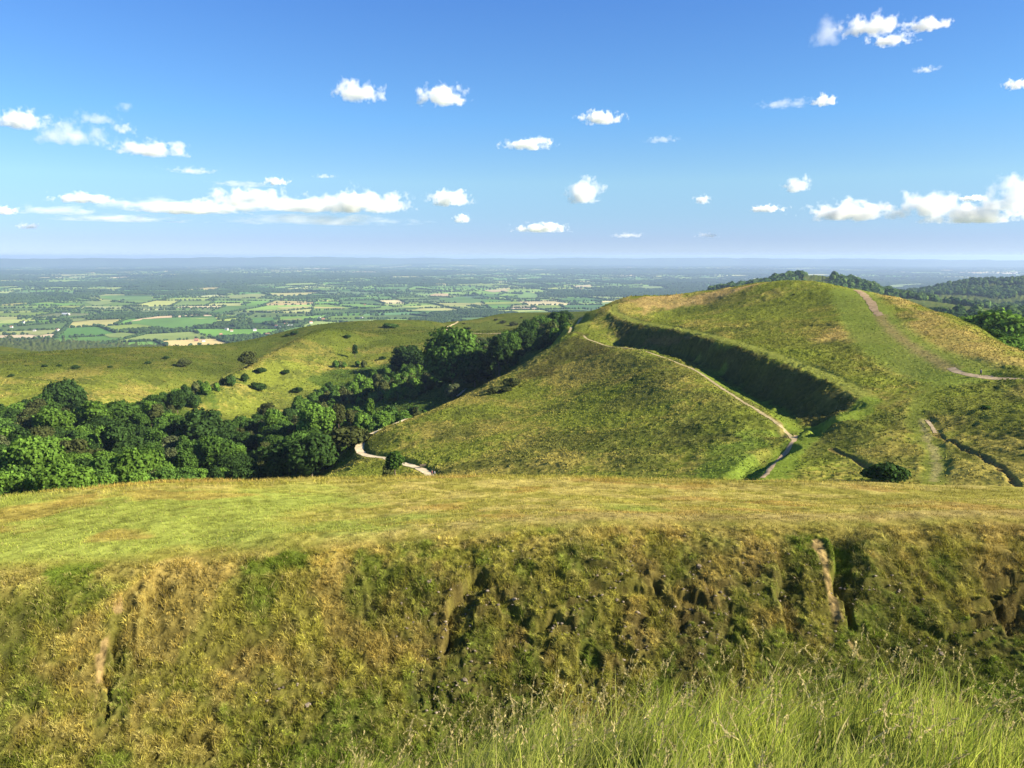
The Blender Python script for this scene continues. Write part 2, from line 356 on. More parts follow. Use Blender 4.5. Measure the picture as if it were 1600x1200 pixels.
def inpoly(x, y, P):
    c = np.zeros(x.shape, bool); n = len(P)-1
    for i in range(n):
        x1, y1 = P[i]; x2, y2 = P[i+1]
        if y1 == y2: continue
        q = ((y1 > y) != (y2 > y)) & (x < (x2-x1)*(y-y1)/(y2-y1)+x1)
        c ^= q
    return c
def zmask(x, y, key):
    P, soft, jit = ZONES[key]
    P = np.array(P); m = np.zeros(x.shape, np.float32)
    pad = soft+jit
    q = (x > P[:, 0].min()-pad) & (x < P[:, 0].max()+pad) & (y > P[:, 1].min()-pad) & (y < P[:, 1].max()+pad)
    if not q.any(): return m
    xx = x[q]; yy = y[q]
    xx = xx+jit*fbm(xx, yy, jit*1.6, 3, 21); yy = yy+jit*fbm(xx, yy, jit*1.6, 3, 22)
    d, _, _ = polydist(xx, yy, P); s = np.where(inpoly(xx, yy, P), d, -d)
    m[q] = sst(-soft/2, soft/2, s); return m
def linemask(x, y, pts, hw, feather, wob=.5):
    pts = np.asarray(pts); m = np.zeros(x.shape, np.float32); pad = hw+feather+wob+1
    q = (x > pts[:, 0].min()-pad) & (x < pts[:, 0].max()+pad) & (y > pts[:, 1].min()-pad) & (y < pts[:, 1].max()+pad)
    if q.any():
        d, _, _ = polydist(x[q], y[q], pts); d = d+wob*fbm(x[q], y[q], 2.5, 3, 31)
        m[q] = 1-sst(hw-feather*.3, hw+feather, d)
    return m
_U2 = _U
def mid_detail(x, y, z, D):
    """roughness of the heath: returns displaced z and the masks that colour it"""
    smoothm = np.zeros(x.shape, np.float32)
    for ln, w, c in P_EARTH.values(): smoothm = np.maximum(smoothm, linemask(x, y, ln, w*.62, .8, .1))
    gm = []
    for ln, hw, ft, c in P_GREEN:
        m = linemask(x, y, ln, hw, ft, .6); gm.append((m, c)); smoothm = np.maximum(smoothm, m*.85)
    far = 1-sst(600, 1100, D)
    lump = fbm(x, y, 9, 3, 41); tus = fbm(x, y, 1.5, 3, 42); big = fbm(x, y, 34, 3, 43)
    rid = 1-np.abs(fbm(x*.8+y*.3, y*1.3, 16, 3, 44))*2
    amp = .55+.45*sst(-.3, .4, big)
    dz = big*.5+(lump*.34+np.clip(rid, 0, 1)**2*.30+tus*.17)*amp*(1-.65*linemask(x, y, _U, 5, 4, .1))+0
    edge = sst(54, 66, D)
    dz = dz*(1-smoothm)*far*edge+0
    sc_ = zmask(x, y, 'scarp'); dz = dz+sc_*(.55*fbm(x, y, 5, 4, 45)+.25*tus)
    for ln, hw, dep in GROOVES:
        dz = dz-dep*linemask(x, y, ln, hw, hw*1.2, .25)
    z = z+dz
    for k_ in TERRACED:
        ln, w, c = P_EARTH[k_]
        pts = np.asarray(ln); q = (x > pts[:, 0].min()-6) & (x < pts[:, 0].max()+6) & (y > pts[:, 1].min()-6) & (y < pts[:, 1].max()+6)
        if not q.any(): continue
        d, par, _ = polydist(x[q], y[q], pts)
        zc = np.interp(par, np.arange(len(pts)), LINE_Z[k_]); m = 1-sst(w*.55, w*.55+1.6, d); zq = z[q]
        z[q] = zq*(1-m)+(zc+.12*(zq-zc))*m
    return z, gm, smoothm, lump, tus, big, rid
TERRACED = ('valley', 'rampart', 'spurpath', 'ridge', 'right')
LINE_Z = {}
for k_ in TERRACED:
    ln = P_EARTH[k_][0]; zl = base_z(ln[:, 0], ln[:, 1]); LINE_Z[k_] = np.convolve(np.pad(zl, 3, 'edge'), np.ones(7)/7, 'valid')
def surf_z(x, y):
    x = np.asarray(x, float); y = np.asarray(y, float); D = np.hypot(x, y)
    return mid_detail(x, y, base_z(x, y), D)[0]

def polar_grid(a0, a1, na, S):
    A = np.linspace(a0, a1, na); AA, SS = np.meshgrid(A, S)
    D = np.exp(SS); x = D*np.sin(AA); y = D*np.cos(AA)
    nr = len(S); i = np.arange(nr-1)[:, None]*na+np.arange(na-1)[None]
    F = np.stack([i, i+1, i+na+1, i+na], -1).reshape(-1, 4)
    return AA, D, x, y, F
def mixc(c, new, m):
    return c*(1-m[..., None])+np.asarray(new, np.float32)*m[..., None]
LOWQ = None
QS = 2.2 if LOWQ else 1.0
# ------------------------------------------------------------------ hills (structure)
def hill_cols(x, y, D, gm, lump, tus, big):
    c = np.zeros(x.shape+(3,), np.float32)
    n1 = sst(-.5, .5, big+.5*lump)
    c[:] = (.112, .130, .026)
    c = mixc(c, (.185, .155, .050), sst(-.1, .7, fbm(x, y, 26, 4, 51)+.35*tus)*.85)
    c = mixc(c, (.060, .072, .020), sst(.05, .7, fbm(x, y, 15, 4, 52)-.3*tus)*.75)
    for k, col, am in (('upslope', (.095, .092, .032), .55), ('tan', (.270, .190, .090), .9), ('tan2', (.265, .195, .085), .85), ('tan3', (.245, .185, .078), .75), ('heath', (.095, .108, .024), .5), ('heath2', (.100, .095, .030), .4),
                       ('lush', (.082, .122, .024), .8), ('mound', (.080, .078, .026), .45), ('mound2', (.085, .085, .028), .4), ('scarp', (.056, .052, .021), .9), ('scarp2', (.060, .055, .022), .8), ('wood', (.040, .068, .014), .92)):  # scarp tone: dark heather, with the ditch face's shade painted in
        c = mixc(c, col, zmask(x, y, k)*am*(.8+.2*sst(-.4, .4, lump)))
    c *= 1.36*(1+.20*tus+.12*lump)[..., None]
    leftg = sst(560, 700, D)*(1-sst(1300, 1600, D))
    c = mixc(c, (.078, .108, .022), leftg*(.55+.3*sst(-.4, .5, lump+.5*big)))
    farm = sst(1300, 1600, D); c = mixc(c, (.05, .075, .022), farm*.8)
    for m, col in gm: c = mixc(c, np.array(col), m*.85)
    for ln, hw, dep in GROOVES[:2]+GROOVES[-1:]: c = mixc(c, (.16, .11, .06), linemask(x, y, ln, hw*1.3, hw, .3)*.6)
    c[..., 2] *= .75; c *= (1-.24*leftg)[..., None]
    c = np.clip(c, .010, .6)
    return c
S = np.concatenate([np.arange(math.log(57), math.log(120), .006*QS), np.arange(math.log(120), math.log(620), .0029*QS), np.arange(math.log(620), math.log(1150), .0045*QS), np.arange(math.log(1150), math.log(5000), .016*QS)])
AA, D, x, y, F = polar_grid(T(-44), T(44), int(1280/QS), S)
z = mid_t(AA, np.log(D))*D
w = sst(56, 68, D); q = D < 70
zn = z.copy(); zn[q] = near_z(AA[q], D[q]); z = zn*(1-w)+z*w
z, gm, smoothm, lump, tus, big, rid = mid_detail(x, y, z, D)
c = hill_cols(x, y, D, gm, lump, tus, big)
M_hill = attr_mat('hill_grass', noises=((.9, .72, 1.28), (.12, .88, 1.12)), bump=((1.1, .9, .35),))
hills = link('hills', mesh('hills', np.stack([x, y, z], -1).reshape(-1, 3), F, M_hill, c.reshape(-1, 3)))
tag(hills, 'grassy hills with earthwork banks and a wooded combe beyond the near bank', None, None, 'structure')

# paths: strips laid on the hills
def strip(name, ln, w, colr, label):
    P = np.array(ln); seg = np.hypot(*np.diff(P, axis=0).T); L = np.concatenate([[0], np.cumsum(seg)])
    n = max(8, int(L[-1]/.5)); t = np.linspace(0, L[-1], n)
    X = np.interp(t, L, P[:, 0]); Y = np.interp(t, L, P[:, 1]); k = 9
    X = np.convolve(np.pad(X, 4, 'edge'), np.ones(k)/k, 'valid'); Y = np.convolve(np.pad(Y, 4, 'edge'), np.ones(k)/k, 'valid')
    tx = np.gradient(X); ty = np.gradient(Y); h = np.hypot(tx, ty)+1e-9; nx = -ty/h; ny = tx/h
    ww = w*.5*(1+.28*fbm(t, t*0, 3, 2, 61)); cols = np.linspace(-1, 1, 5)
    VX = X[:, None]+nx[:, None]*ww[:, None]*cols+.12*fbm(t[:, None]*2, cols[None]*9, 1, 2, 62); VY = Y[:, None]+ny[:, None]*ww[:, None]*cols
    VZ = surf_z(VX, VY)+.07
    i = np.arange(n-1)[:, None]*5+np.arange(4)[None]; Fs = np.stack([i, i+1, i+6, i+5], -1).reshape(-1, 4)
    cc = np.array(colr)*(1+.25*fbm(VX, VY, 1.2, 3, 63))[..., None]
    o = link(name, mesh(name, np.stack([VX, VY, VZ], -1).reshape(-1, 3), Fs, M_path, cc.reshape(-1, 3)))
    return tag(o, label, None, None, 'structure')
M_path = attr_mat('path_earth', noises=((2.5, .8, 1.2),))
PL = dict(valley='pale gravel path curving round the foot of the slope beside the wood', rampart='worn earth path along the top of the outer bank', spurpath='short pale piece of path below the big trees',
          ridge='thin worn path climbing the end of the outer bank', gully='narrow earth path dropping from the end of the ditch', redtrack='wide reddish eroded track near the top of the middle hill',
          top='pale earth path running off to the right edge over the saddle', far='pale path forking over the far grassy rise', right='narrow worn track in the grass right of the green track')
for k, (ln, w_, c_) in P_EARTH.items(): strip('path', ln, w_, c_, PL[k])

# ------------------------------------------------------------------ near ground: standing place, ditch, bank and flat top (structure)
NR = dict(dmin=20, dmax=52)
STEPS = [   # slump scars: sharp left edge, floor rising to the right: line, width, depth
 (line([(748, 880), (735, 893), (718, 915), (704, 940), (694, 970), (688, 998), (686, 1025)], 6, **NR), 2.2, .72),
 (line([(1283, 832), (1292, 846), (1300, 866), (1297, 886), (1299, 910), (1308, 935), (1318, 962), (1322, 985)], 6, **NR), 1.0, .75),
 (line([(1208, 870), (1214, 900), (1220, 940), (1224, 975), (1232, 1010)], 6, **NR), .8, .42),
 (line([(176, 985), (166, 1010), (170, 1035), (160, 1060), (163, 1090), (152, 1120), (150, 1140)], 6, **NR), .45, .38),
 (line([(596, 1078), (600, 1095), (606, 1112)], 6, **NR), .5, .5),
 (line([(1548, 950), (1560, 972), (1568, 995)], 6, **NR), .7, .55),
 (line([(230, 895), (224, 930), (216, 985), (210, 1040)], 6, **NR), 1.0, .28),
 (line([(560, 880), (590, 960), (600, 1010), (596, 1060)], 6, **NR), .7, .22),
]
LEDGES = [  # broken turf edges running along the bank (line, depth)
 (line([(1495, 872), (1530, 880), (1565, 888), (1600, 902), (1650, 915)], 6, **NR), .5), (line([(1540, 925), (1575, 935), (1620, 940)], 6, **NR), .5), (line([(1510, 905), (1545, 912), (1570, 922)], 6, **NR), .35),
 (line([(800, 962), (860, 966), (925, 974), (985, 984)], 6, **NR), .38), (line([(790, 985), (850, 990), (905, 1002), (960, 1012)], 6, **NR), .34), (line([(960, 915), (1010, 922), (1060, 935), (1120, 948), (1190, 942)], 6, **NR), .36),
 (line([(880, 1008), (950, 1012), (1000, 1018), (1060, 1022)], 6, **NR), .34), (line([(800, 1040), (840, 1052), (880, 1056), (940, 1062)], 6, **NR), .34), (line([(805, 893), (850, 890), (900, 897)], 6, **NR), .26),
 (line([(1050, 960), (1100, 975), (1160, 985), (1200, 990)], 6, **NR), .3), (line([(240, 1120), (290, 1135), (340, 1128)], 6, **NR), .3), (line([(690, 1060), (740, 1068), (780, 1060)], 6, **NR), .26), (line([(1400, 960), (1450, 975), (1500, 985)], 6, **NR), .26),
]
SOIL = [line([(176, 975), (160, 1010), (155, 1060), (148, 1110)], 5, **NR), line([(1290, 870), (1292, 900), (1305, 950), (1322, 990), (1340, 1020), (1352, 1045)], 5, **NR), line([(180, 940), (185, 960)], 4, **NR),
        line([(1275, 845), (1284, 862), (1290, 880)], 5, **NR)]
def near_detail(x, y, z, a, D):
    ld = np.interp(a, LIP[0], LIP[2]); cd = np.interp(a, CRE[0], CRE[2])
    arc = a*31
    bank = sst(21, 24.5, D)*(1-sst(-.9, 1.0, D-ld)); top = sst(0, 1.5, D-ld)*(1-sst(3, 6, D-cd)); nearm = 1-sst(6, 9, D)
    warp = .8*fbm(arc, D, 4, 2, 70)
    n_t = fbm(arc, D*1.2, .34, 3, 71); n_l = fbm(arc, D, 1.6, 3, 72); n_b = fbm(arc, D, 5, 3, 73)
    terr = fbm(arc*.45+warp, (D-ld)*2.3+warp, 1.0, 3, 74); terr = 1-np.abs(terr)*2.2
    ph = (D-ld)/.72+.9*fbm(arc, D*0, 3.2, 3, 77)+.25*n_l; rowm = sst(-.35, .1, fbm(arc, D, 1.7, 2, 80)); fr = ph-np.floor(ph)
    terr = np.where(fr < .26, -1.0, 1-(fr-.26)*.6)
    vert = fbm(arc*1.4+warp*.6, D*.35, 1.0, 3, 75)
    rocky = zpoly(arc, D-ld, ROCK)
    vz = np.clip(sst(-4, 6, -arc+1.5*n_b), 0, 1)
    dz = bank*(n_t*.075+n_l*.06+n_b*.14+rocky*rowm*(np.where(fr < .16, fr/.16, 1-(fr-.16)/.84)*.34-.15)+rocky*n_t*.03+vz*vert*.05)
    dz = dz+top*(n_t*.018+n_l*.04+n_b*.13)+nearm*(n_t*.03+n_l*.06)
    hole = np.zeros(x.shape, np.float32)
    wob = .22*fbm(x, y, .8, 3, 76)
    for ln, wd, dep in STEPS:
        pts = np.array(ln); pad = wd+1
        q = (x > pts[:, 0].min()-pad) & (x < pts[:, 0].max()+pad) & (y > pts[:, 1].min()-pad) & (y < pts[:, 1].max()+pad)
        if not q.any(): continue
        d, par, sd = polydist(x[q], y[q], pts)
        end = sst(0, 4, par)*(1-sst(len(pts)-8, len(pts)-1, par))
        s = d*-sd+wob[q]*.9       # lines run downhill: their left hand side is the picture's right
        wl = wd*(1.45-.95*np.clip(par/len(pts), 0, 1))*(1+.5*fbm(arc[q], D[q], 1.1, 2, 90)); pr = np.where(s > 0, sst(0, .10, s)*np.clip(1-s/wl, 0, 1)**.8, 0)
        lip_ = np.exp(-((s+.14)/.12)**2)*.05
        dz[q] += -dep*pr*end+lip_*end; hole[q] = np.maximum(hole[q], pr*end)
    for ln, dep in LEDGES:
        pts = np.array(ln); pad = 1.4
        q = (x > pts[:, 0].min()-pad) & (x < pts[:, 0].max()+pad) & (y > pts[:, 1].min()-pad) & (y < pts[:, 1].max()+pad)
        if not q.any(): continue
        d, par, sd = polydist(x[q], y[q], pts); s = d*sd+wob[q]*1.6   # right side of travel = towards the camera
        end = sst(0, 3, par)*(1-sst(len(pts)-4, len(pts)-1, par))*sst(-.5, .15, fbm(arc[q], D[q], .8, 2, 79))
        pr = np.where(s > 0, sst(0, .08, s)*np.clip(1-s/.9, 0, 1), 0)
        dz[q] += (-dep*pr+np.exp(-((s+.15)/.2)**2)*.08)*end; hole[q] = np.maximum(hole[q], pr*end*.9)
    return z+dz, bank, top, nearm, rocky, n_t, n_l, n_b, terr, hole, arc, ld, cd
ROCK = [(1.5, -4.2, 5.2, 3.0, 1), (7, -4.2, 5.0, 3.0, 1), (17.8, -3.4, 3.4, 2.8, .95), (13.5, -3.2, 2.5, 1.8, .5), (-11, -5.2, 2.6, 1.3, .6), (14.5, -1.4, 3.5, .9, .5)]
def zpoly(arc, dl, L):
    m = 0
    for ca, cd_, ra, rd, st in L: m = np.maximum(m, st*np.exp(-(((arc-ca)/ra)**4+((dl-cd_)/rd)**4)))
    return m*sst(-.35, .35, fbm(arc, dl, 1.3, 3, 78)+.15)
def near_surf(x, y, cols=False, soil_shade=False):
    x = np.asarray(x, float); y = np.asarray(y, float); D = np.hypot(x, y); a = np.arctan2(x, y)
    r = near_detail(x, y, near_z(a, D), a, D)
    if not cols: return r[0]
    z, bank, top, nearm, rocky, n_t, n_l, n_b, terr, hole, arc, ld, cd = r
    c = np.zeros(x.shape+(3,), np.float32); c[:] = (.245, .225, .066)
    # flat top: lush green on the left and along the foot, straw on the right
    g1 = fbm(arc, D*1.6, 7, 4, 81); g2 = fbm(arc, D*1.4, 1.6, 4, 82)
    green = sst(.15, .9, (-arc/13)+.35+g1*.9-np.abs((D-ld-4.5)/8)+.25*g2)
    c = mixc(c, (.225, .255, .070), top*green)
    c = mixc(c, (.350, .290, .120), top*(1-green)*sst(-.4, .6, g2+.3*n_t)*.8)
    c = mixc(c, (.300, .180, .070), top*sst(.35, .9, fbm(arc, D*1.5, 3.2, 3, 83)+.1*g2)*.5)
    c = mixc(c, (.30, .235, .115), top*np.exp(-((D-ld-1.3)/1.6)**2)*sst(-.2, .5, arc/22+.4*g2+.2)*.8)
    # bank
    b1 = fbm(arc, D, 3.2, 4, 84); b2 = fbm(arc, D, .9, 4, 85)
    cb = np.zeros(c.shape, np.float32); cb[:] = (.185, .175, .045)
    cb = mixc(cb, (.085, .115, .022), sst(-.15, .55, b1*.8+b2*.6-.1+.25*sst(1, 7, ld-D-1)))
    cb = mixc(cb, (.245, .180, .070), sst(.1, .7, -b1+.5*b2+.1)*.75)
    cb = mixc(cb, (.060, .095, .018), sst(.2, .7, fbm(arc, D*.5, 2.4, 3, 86)-.25*b2)*.7)
    cb = mixc(cb, (.190, .135, .078), rocky*sst(-.35, .45, -n_t+.6*b2)*.55)
    cb = mixc(cb, (.075, .050, .030), rocky*(terr < -.5)*.75*sst(-.6, .3, n_t+.5*b2))  # risers: dark soil tone doubling as painted shade under turf overhangs
    lip_ = np.exp(-((D-ld+.2)/1.1)**2)*sst(-.4, .4, g2+.2); cb = mixc(cb, (.250, .190, .080), lip_*.6)
    sm = np.zeros(x.shape, np.float32)
    for ln, hw in zip(SOIL, (.05, .05, .10, .12)): sm = np.maximum(sm, linemask(x, y, ln, hw, .14, .22)*sst(-.25, .1, fbm(x, y, .7, 2, 64)))
    cb = mixc(cb, (.235, .165, .100), sm*.85)
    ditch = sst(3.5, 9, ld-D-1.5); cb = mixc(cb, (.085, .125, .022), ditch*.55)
    thatch_shade = bank*sst(0, 2.5, ld-D)
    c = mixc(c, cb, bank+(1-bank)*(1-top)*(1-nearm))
    if soil_shade: c = mixc(c, (.050, .046, .020), thatch_shade*(1-sm)*.62)  # thatch tone plus painted shade, so gaps between tussocks look dark
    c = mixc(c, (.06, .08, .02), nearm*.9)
    c *= (1+.30*n_t+.12*n_l)[..., None]; c[..., 2] *= .72
    return z, np.clip(c, .015, .6), bank, top, nearm, hole, rocky, sm, ld, cd
def near_s():
    A = np.concatenate([np.linspace(.03, 19, int(112/QS)), np.arange(19.2, 36.5, .036*QS), np.arange(36.5, 58, .11*QS)])
    return np.log(A)
AA, D, x, y, F = polar_grid(T(-46), T(46), int(1420/QS), near_s())
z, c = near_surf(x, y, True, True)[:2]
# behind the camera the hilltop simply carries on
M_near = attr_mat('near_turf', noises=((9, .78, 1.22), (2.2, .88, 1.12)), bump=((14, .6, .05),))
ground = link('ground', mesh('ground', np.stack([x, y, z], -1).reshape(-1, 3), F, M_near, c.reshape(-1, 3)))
tag(ground, 'tussocky eroded bank with a flat straw coloured top in front of the hills', None, None, 'structure')

for sg in (-1, 1):      # the ground goes on to both sides and round behind the standing place
    AA, D, x, y, F = polar_grid(T(46)*sg, T(178)*sg, 150, np.log(np.concatenate([np.linspace(.03, 19, 60), np.linspace(19.3, 58, 190)])))
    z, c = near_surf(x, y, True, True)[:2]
    if sg < 0: F = F[:, ::-1]
    tag(link('ground', mesh('ground', np.stack([x, y, z], -1).reshape(-1, 3), F, M_near, c.reshape(-1, 3))), 'turf beside the standing place outside the view', None, None, 'structure')
    AA, D, x, y, F = polar_grid(T(44)*sg, T(60)*sg, 90, S[::3])
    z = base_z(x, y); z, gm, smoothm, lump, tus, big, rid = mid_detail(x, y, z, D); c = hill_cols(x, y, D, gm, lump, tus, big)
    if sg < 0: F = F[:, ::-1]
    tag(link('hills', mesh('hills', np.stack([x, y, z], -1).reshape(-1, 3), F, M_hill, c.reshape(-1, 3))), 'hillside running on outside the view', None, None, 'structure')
# ------------------------------------------------------------------ the plain: base sheet, fields, hedgerows, woods
def pat(u, v, z=None):
    a, t = ray(u, v); D = -PLAIN*-1
    D = PLAIN/float(t)
    for _ in range(6):
        D = float(plain_z(D*np.sin(a), D*np.cos(a)))/float(t)
    return np.array([D*math.sin(a), D*math.cos(a)])
for u, v, r1, r2, h in ((270, 504, 420, 170, 16), (640, 524, 300, 120, 8), (660, 416, 2600, 900, 70), (1070, 424, 1800, 700, 45), (330, 470, 600, 260, 9), (850, 470, 700, 260, 8), (1500, 416, 2500, 900, 45), (120, 466, 700, 260, 10)):
    p = pat(u, v); PLAIN_HILLS.append((p[0], p[1], r1, r2, h))
xs = np.linspace(-30000, 30000, 121); ys = np.linspace(1200, 34000, 160); X, Y = np.meshgrid(xs, ys)
i = np.arange(159)[:, None]*121+np.arange(120)[None]; F = np.stack([i, i+1, i+122, i+121], -1).reshape(-1, 4)
M_plain = attr_mat('plain_grass', noises=((.004, .8, 1.2), (.0011, .85, 1.15)))
tag(link('plain', mesh('plain', np.stack([X, Y, plain_z(X, Y)-9], -1).reshape(-1, 3), F, M_plain, np.full((X.size, 3), (.03, .05, .018)))), 'flat wide vale stretching to the horizon', kind='structure')

FG = [  # fields that stand out in the photograph: outline, colour
 ([(203, 503), (222, 499), (262, 497), (300, 496), (333, 494), (340, 500), (335, 509), (290, 513), (262, 516), (235, 510), (206, 507)], (.085, .165, .040)),
 ([(203, 502.5), (222, 498), (245, 495), (270, 493.5), (271, 496.5), (240, 498.5), (215, 501.5)], (.46, .35, .20)), ([(274, 494), (300, 492.5), (330, 492.5), (331, 494), (300, 495.5), (276, 496.5)], (.44, .35, .21)),
 ([(391, 498), (425, 496.5), (432, 502), (415, 505), (395, 505)], (.07, .15, .04)), ([(436, 500), (470, 497), (476, 502), (450, 504)], (.17, .20, .06)),
 ([(668, 534), (700, 524), (730, 519), (760, 521), (742, 529), (700, 538)], (.10, .185, .05)), ([(560, 489), (600, 480), (655, 481), (650, 484), (600, 486)], (.14, .21, .06)),
 ([(684, 468), (720, 464), (760, 469), (740, 474), (700, 473)], (.10, .18, .05)), ([(807, 462), (830, 457), (842, 461), (838, 467), (812, 467)], (.13, .21, .06)),
 ([(432, 481), (470, 479), (540, 481), (535, 482.5), (480, 482), (440, 483)], (.36, .33, .12)), ([(668, 462), (680, 459), (700, 459), (702, 463), (690, 464)], (.38, .29, .16)),
 ([(753, 453.5), (790, 452), (797, 455), (770, 457)], (.34, .28, .16)), ([(150, 462), (235, 461), (238, 467), (200, 470), (160, 468)], (.11, .19, .055)), ([(132, 472), (170, 470), (176, 474), (150, 478)], (.17, .22, .07)),
 ([(345, 463), (400, 459), (418, 461), (400, 466), (360, 466)], (.20, .23, .08)), ([(30, 520), (70, 516), (90, 519), (60, 525)], (.20, .22, .08)), ([(160, 523), (190, 520), (215, 522), (200, 528), (172, 528)], (.16, .21, .06)),
 ([(895, 447), (922, 445), (925, 448), (900, 449.5)], (.36, .30, .17)), ([(985, 450), (1010, 447), (1040, 448), (1020, 453)], (.17, .22, .08)), ([(105, 499), (135, 497), (138, 501), (112, 503)], (.15, .19, .06)),
 ([(1380, 446), (1440, 443), (1450, 445), (1400, 449)], (.16, .21, .08)), ([(1360, 456), (1390, 454), (1400, 457), (1375, 459)], (.2, .24, .1)), ([(125, 538), (150, 534), (160, 537), (140, 541)], (.14, .2, .06)),
 ([(800, 489), (840, 486), (880, 490), (850, 495)], (.13, .2, .055)), ([(930, 474), (965, 471), (972, 474), (945, 477)], (.15, .22, .07)),
]
FGP = [(np.array([pat(u, v) for u, v in pts]), c_) for pts, c_ in FG]
def in_fg(x, y, grow=0):
    m = np.zeros(np.shape(x), bool)
    for P, _ in FGP:
        P2 = np.vstack([P, P[:1]])
        q = (x > P2[:, 0].min()) & (x < P2[:, 0].max()) & (y > P2[:, 1].min()) & (y < P2[:, 1].max())
        if q.any():
            t = np.zeros(np.shape(x), bool); t[q] = inpoly(x[q], y[q], P2); m |= t
    return m
class RR:
    r = random.Random(11)
R_ = RR.r
def clip(P, n, d):     # convex polygon split by n.p = d
    A, B = [], []
    for i in range(len(P)):
        p, q = P[i], P[(i+1) % len(P)]; a = n[0]*p[0]+n[1]*p[1]-d; b = n[0]*q[0]+n[1]*q[1]-d
        (A if a <= 0 else B).append(p)
        if (a < 0 < b) or (b < 0 < a):
            t = a/(a-b); m = (p[0]+(q[0]-p[0])*t, p[1]+(q[1]-p[1])*t); A.append(m); B.append(m)
    return A, B
def area(P): return .5*abs(sum(P[i][0]*P[(i+1) % len(P)][1]-P[(i+1) % len(P)][0]*P[i][1] for i in range(len(P))))
def cent(P): return sum(p[0] for p in P)/len(P), sum(p[1] for p in P)/len(P)
def wedge(c, m=1.25): return c[1] > 1500 and abs(c[0]) < c[1]*.70*m*.85+900 and math.hypot(*c) < 29000
fields = []
def split(P, jit=.5, small=None, out=None):
    st_ = [P]
    while st_:
        P = st_.pop(); A = area(P)
        if len(P) < 3 or A < 400: continue
        c = cent(P)
        if small is None and A < 4e6 and not wedge(c): continue
        D = math.hypot(*c)
        lim = (32000*(1+D/6000)**1.5*R_.choice((.5, .8, 1.2, 2.2))) if small is None else small
        if A < lim: (fields if out is None else out).append(P); continue
        b = max(((P[i], P[(i+1) % len(P)]) for i in range(len(P))), key=lambda e: (e[0][0]-e[1][0])**2+(e[0][1]-e[1][1])**2)
        ex, ey = b[1][0]-b[0][0], b[1][1]-b[0][1]; L_ = math.hypot(ex, ey)+1e-6; th = R_.gauss(0, .22*jit*2)
        nx, ny = ex/L_, ey/L_; nx, ny = nx*math.cos(th)-ny*math.sin(th), nx*math.sin(th)+ny*math.cos(th)
        k = R_.uniform(-.16, .16)*L_*jit*2
        d = nx*(c[0]+nx*k)+ny*(c[1]+ny*k)
        A_, B_ = clip(P, (nx, ny), d); st_ += [A_, B_]
G = 2600
def gp(i, j):
    r = random.Random(i*991+j*37+5); x_ = (i+r.uniform(-.3, .3))*G; y_ = (j+r.uniform(-.3, .3))*G
    return x_*math.cos(.35)-y_*math.sin(.35), x_*math.sin(.35)+y_*math.cos(.35)
for i in range(-14, 16):
    for j in range(-14, 16):
        P = [gp(i, j), gp(i+1, j), gp(i+1, j+1), gp(i, j+1)]
        c = cent(P)
        if c[1] > -1500 and math.hypot(*c) < 31000 and abs(c[0]) < max(c[1], 0)*.8+4500: split(P)
PALG = [((.085, .150, .034), 24), ((.125, .200, .042), 22), ((.190, .240, .060), 18), ((.065, .115, .032), 12), ((.280, .280, .100), 11), ((.42, .37, .17), 4), ((.40, .32, .19), 1.6), ((.10, .155, .06), 8)]
FV, FF, FCc = [], [], []; woods = []; hedges = []
ctab = [c_ for c_, w_ in PALG]; wtab = [w_ for c_, w_ in PALG]
fc = np.array([cent(P) for P in fields]); wn = fbm(fc[:, 0], fc[:, 1], 2600, 3, 91)+.55*fbm(fc[:, 0], fc[:, 1], 500, 2, 92)
fgm = in_fg(fc[:, 0], fc[:, 1])
for k_, P in enumerate(fields):
    c = fc[k_]; D = math.hypot(*c)
    wood = wn[k_] > (-.06 if D < 4500 else .14) and not fgm[k_]
    colr = (.035, .060, .020) if wood else tuple(q*1.3*R_.uniform(.85, 1.15) for q in R_.choices(ctab, wtab)[0])
    if wood: woods.append(P)
    hedges.append(P)
    pcs = [P] if D > 11000 else []
    if not pcs: split(P, .3, 40000 if D < 7000 else 120000, pcs)
    for Q in pcs:
        b = len(FV); cc = cent(Q); FV.append(cc); FV += Q
        for i in range(len(Q)): FF.append((b, b+1+i, b+1+(i+1) % len(Q))); FCc.append(colr)
FV = np.array(FV); zz = plain_z(FV[:, 0], FV[:, 1])
tag(link('fields', mesh('fields', np.column_stack([FV, zz]), np.array(FF), M_plain, None, False, np.array(FCc))), 'patchwork of green and straw coloured fields across the vale', kind='structure')
for k_, (P, c_) in enumerate(FGP):
    c = P.mean(0); n = len(P); rings = 5; V = [c]; Fq = []
    for r in range(1, rings+1): V += list(c+(P-c)*r/rings)
    for i in range(n): Fq.append((0, 1+i, 1+(i+1) % n))
    for r in range(rings-1):
        for i in range(n):
            a_, b_ = 1+r*n+i, 1+r*n+(i+1) % n; Fq += [(a_, a_+n, b_+n), (a_, b_+n, b_)]
    V = np.array(V); V = np.column_stack([V, plain_z(V[:, 0], V[:, 1])+1.6])
    tag(link('field', mesh('field', V, np.array(Fq), M_plain, np.tile(np.array(c_)*1.15, (len(V), 1)))), None, kind='structure')

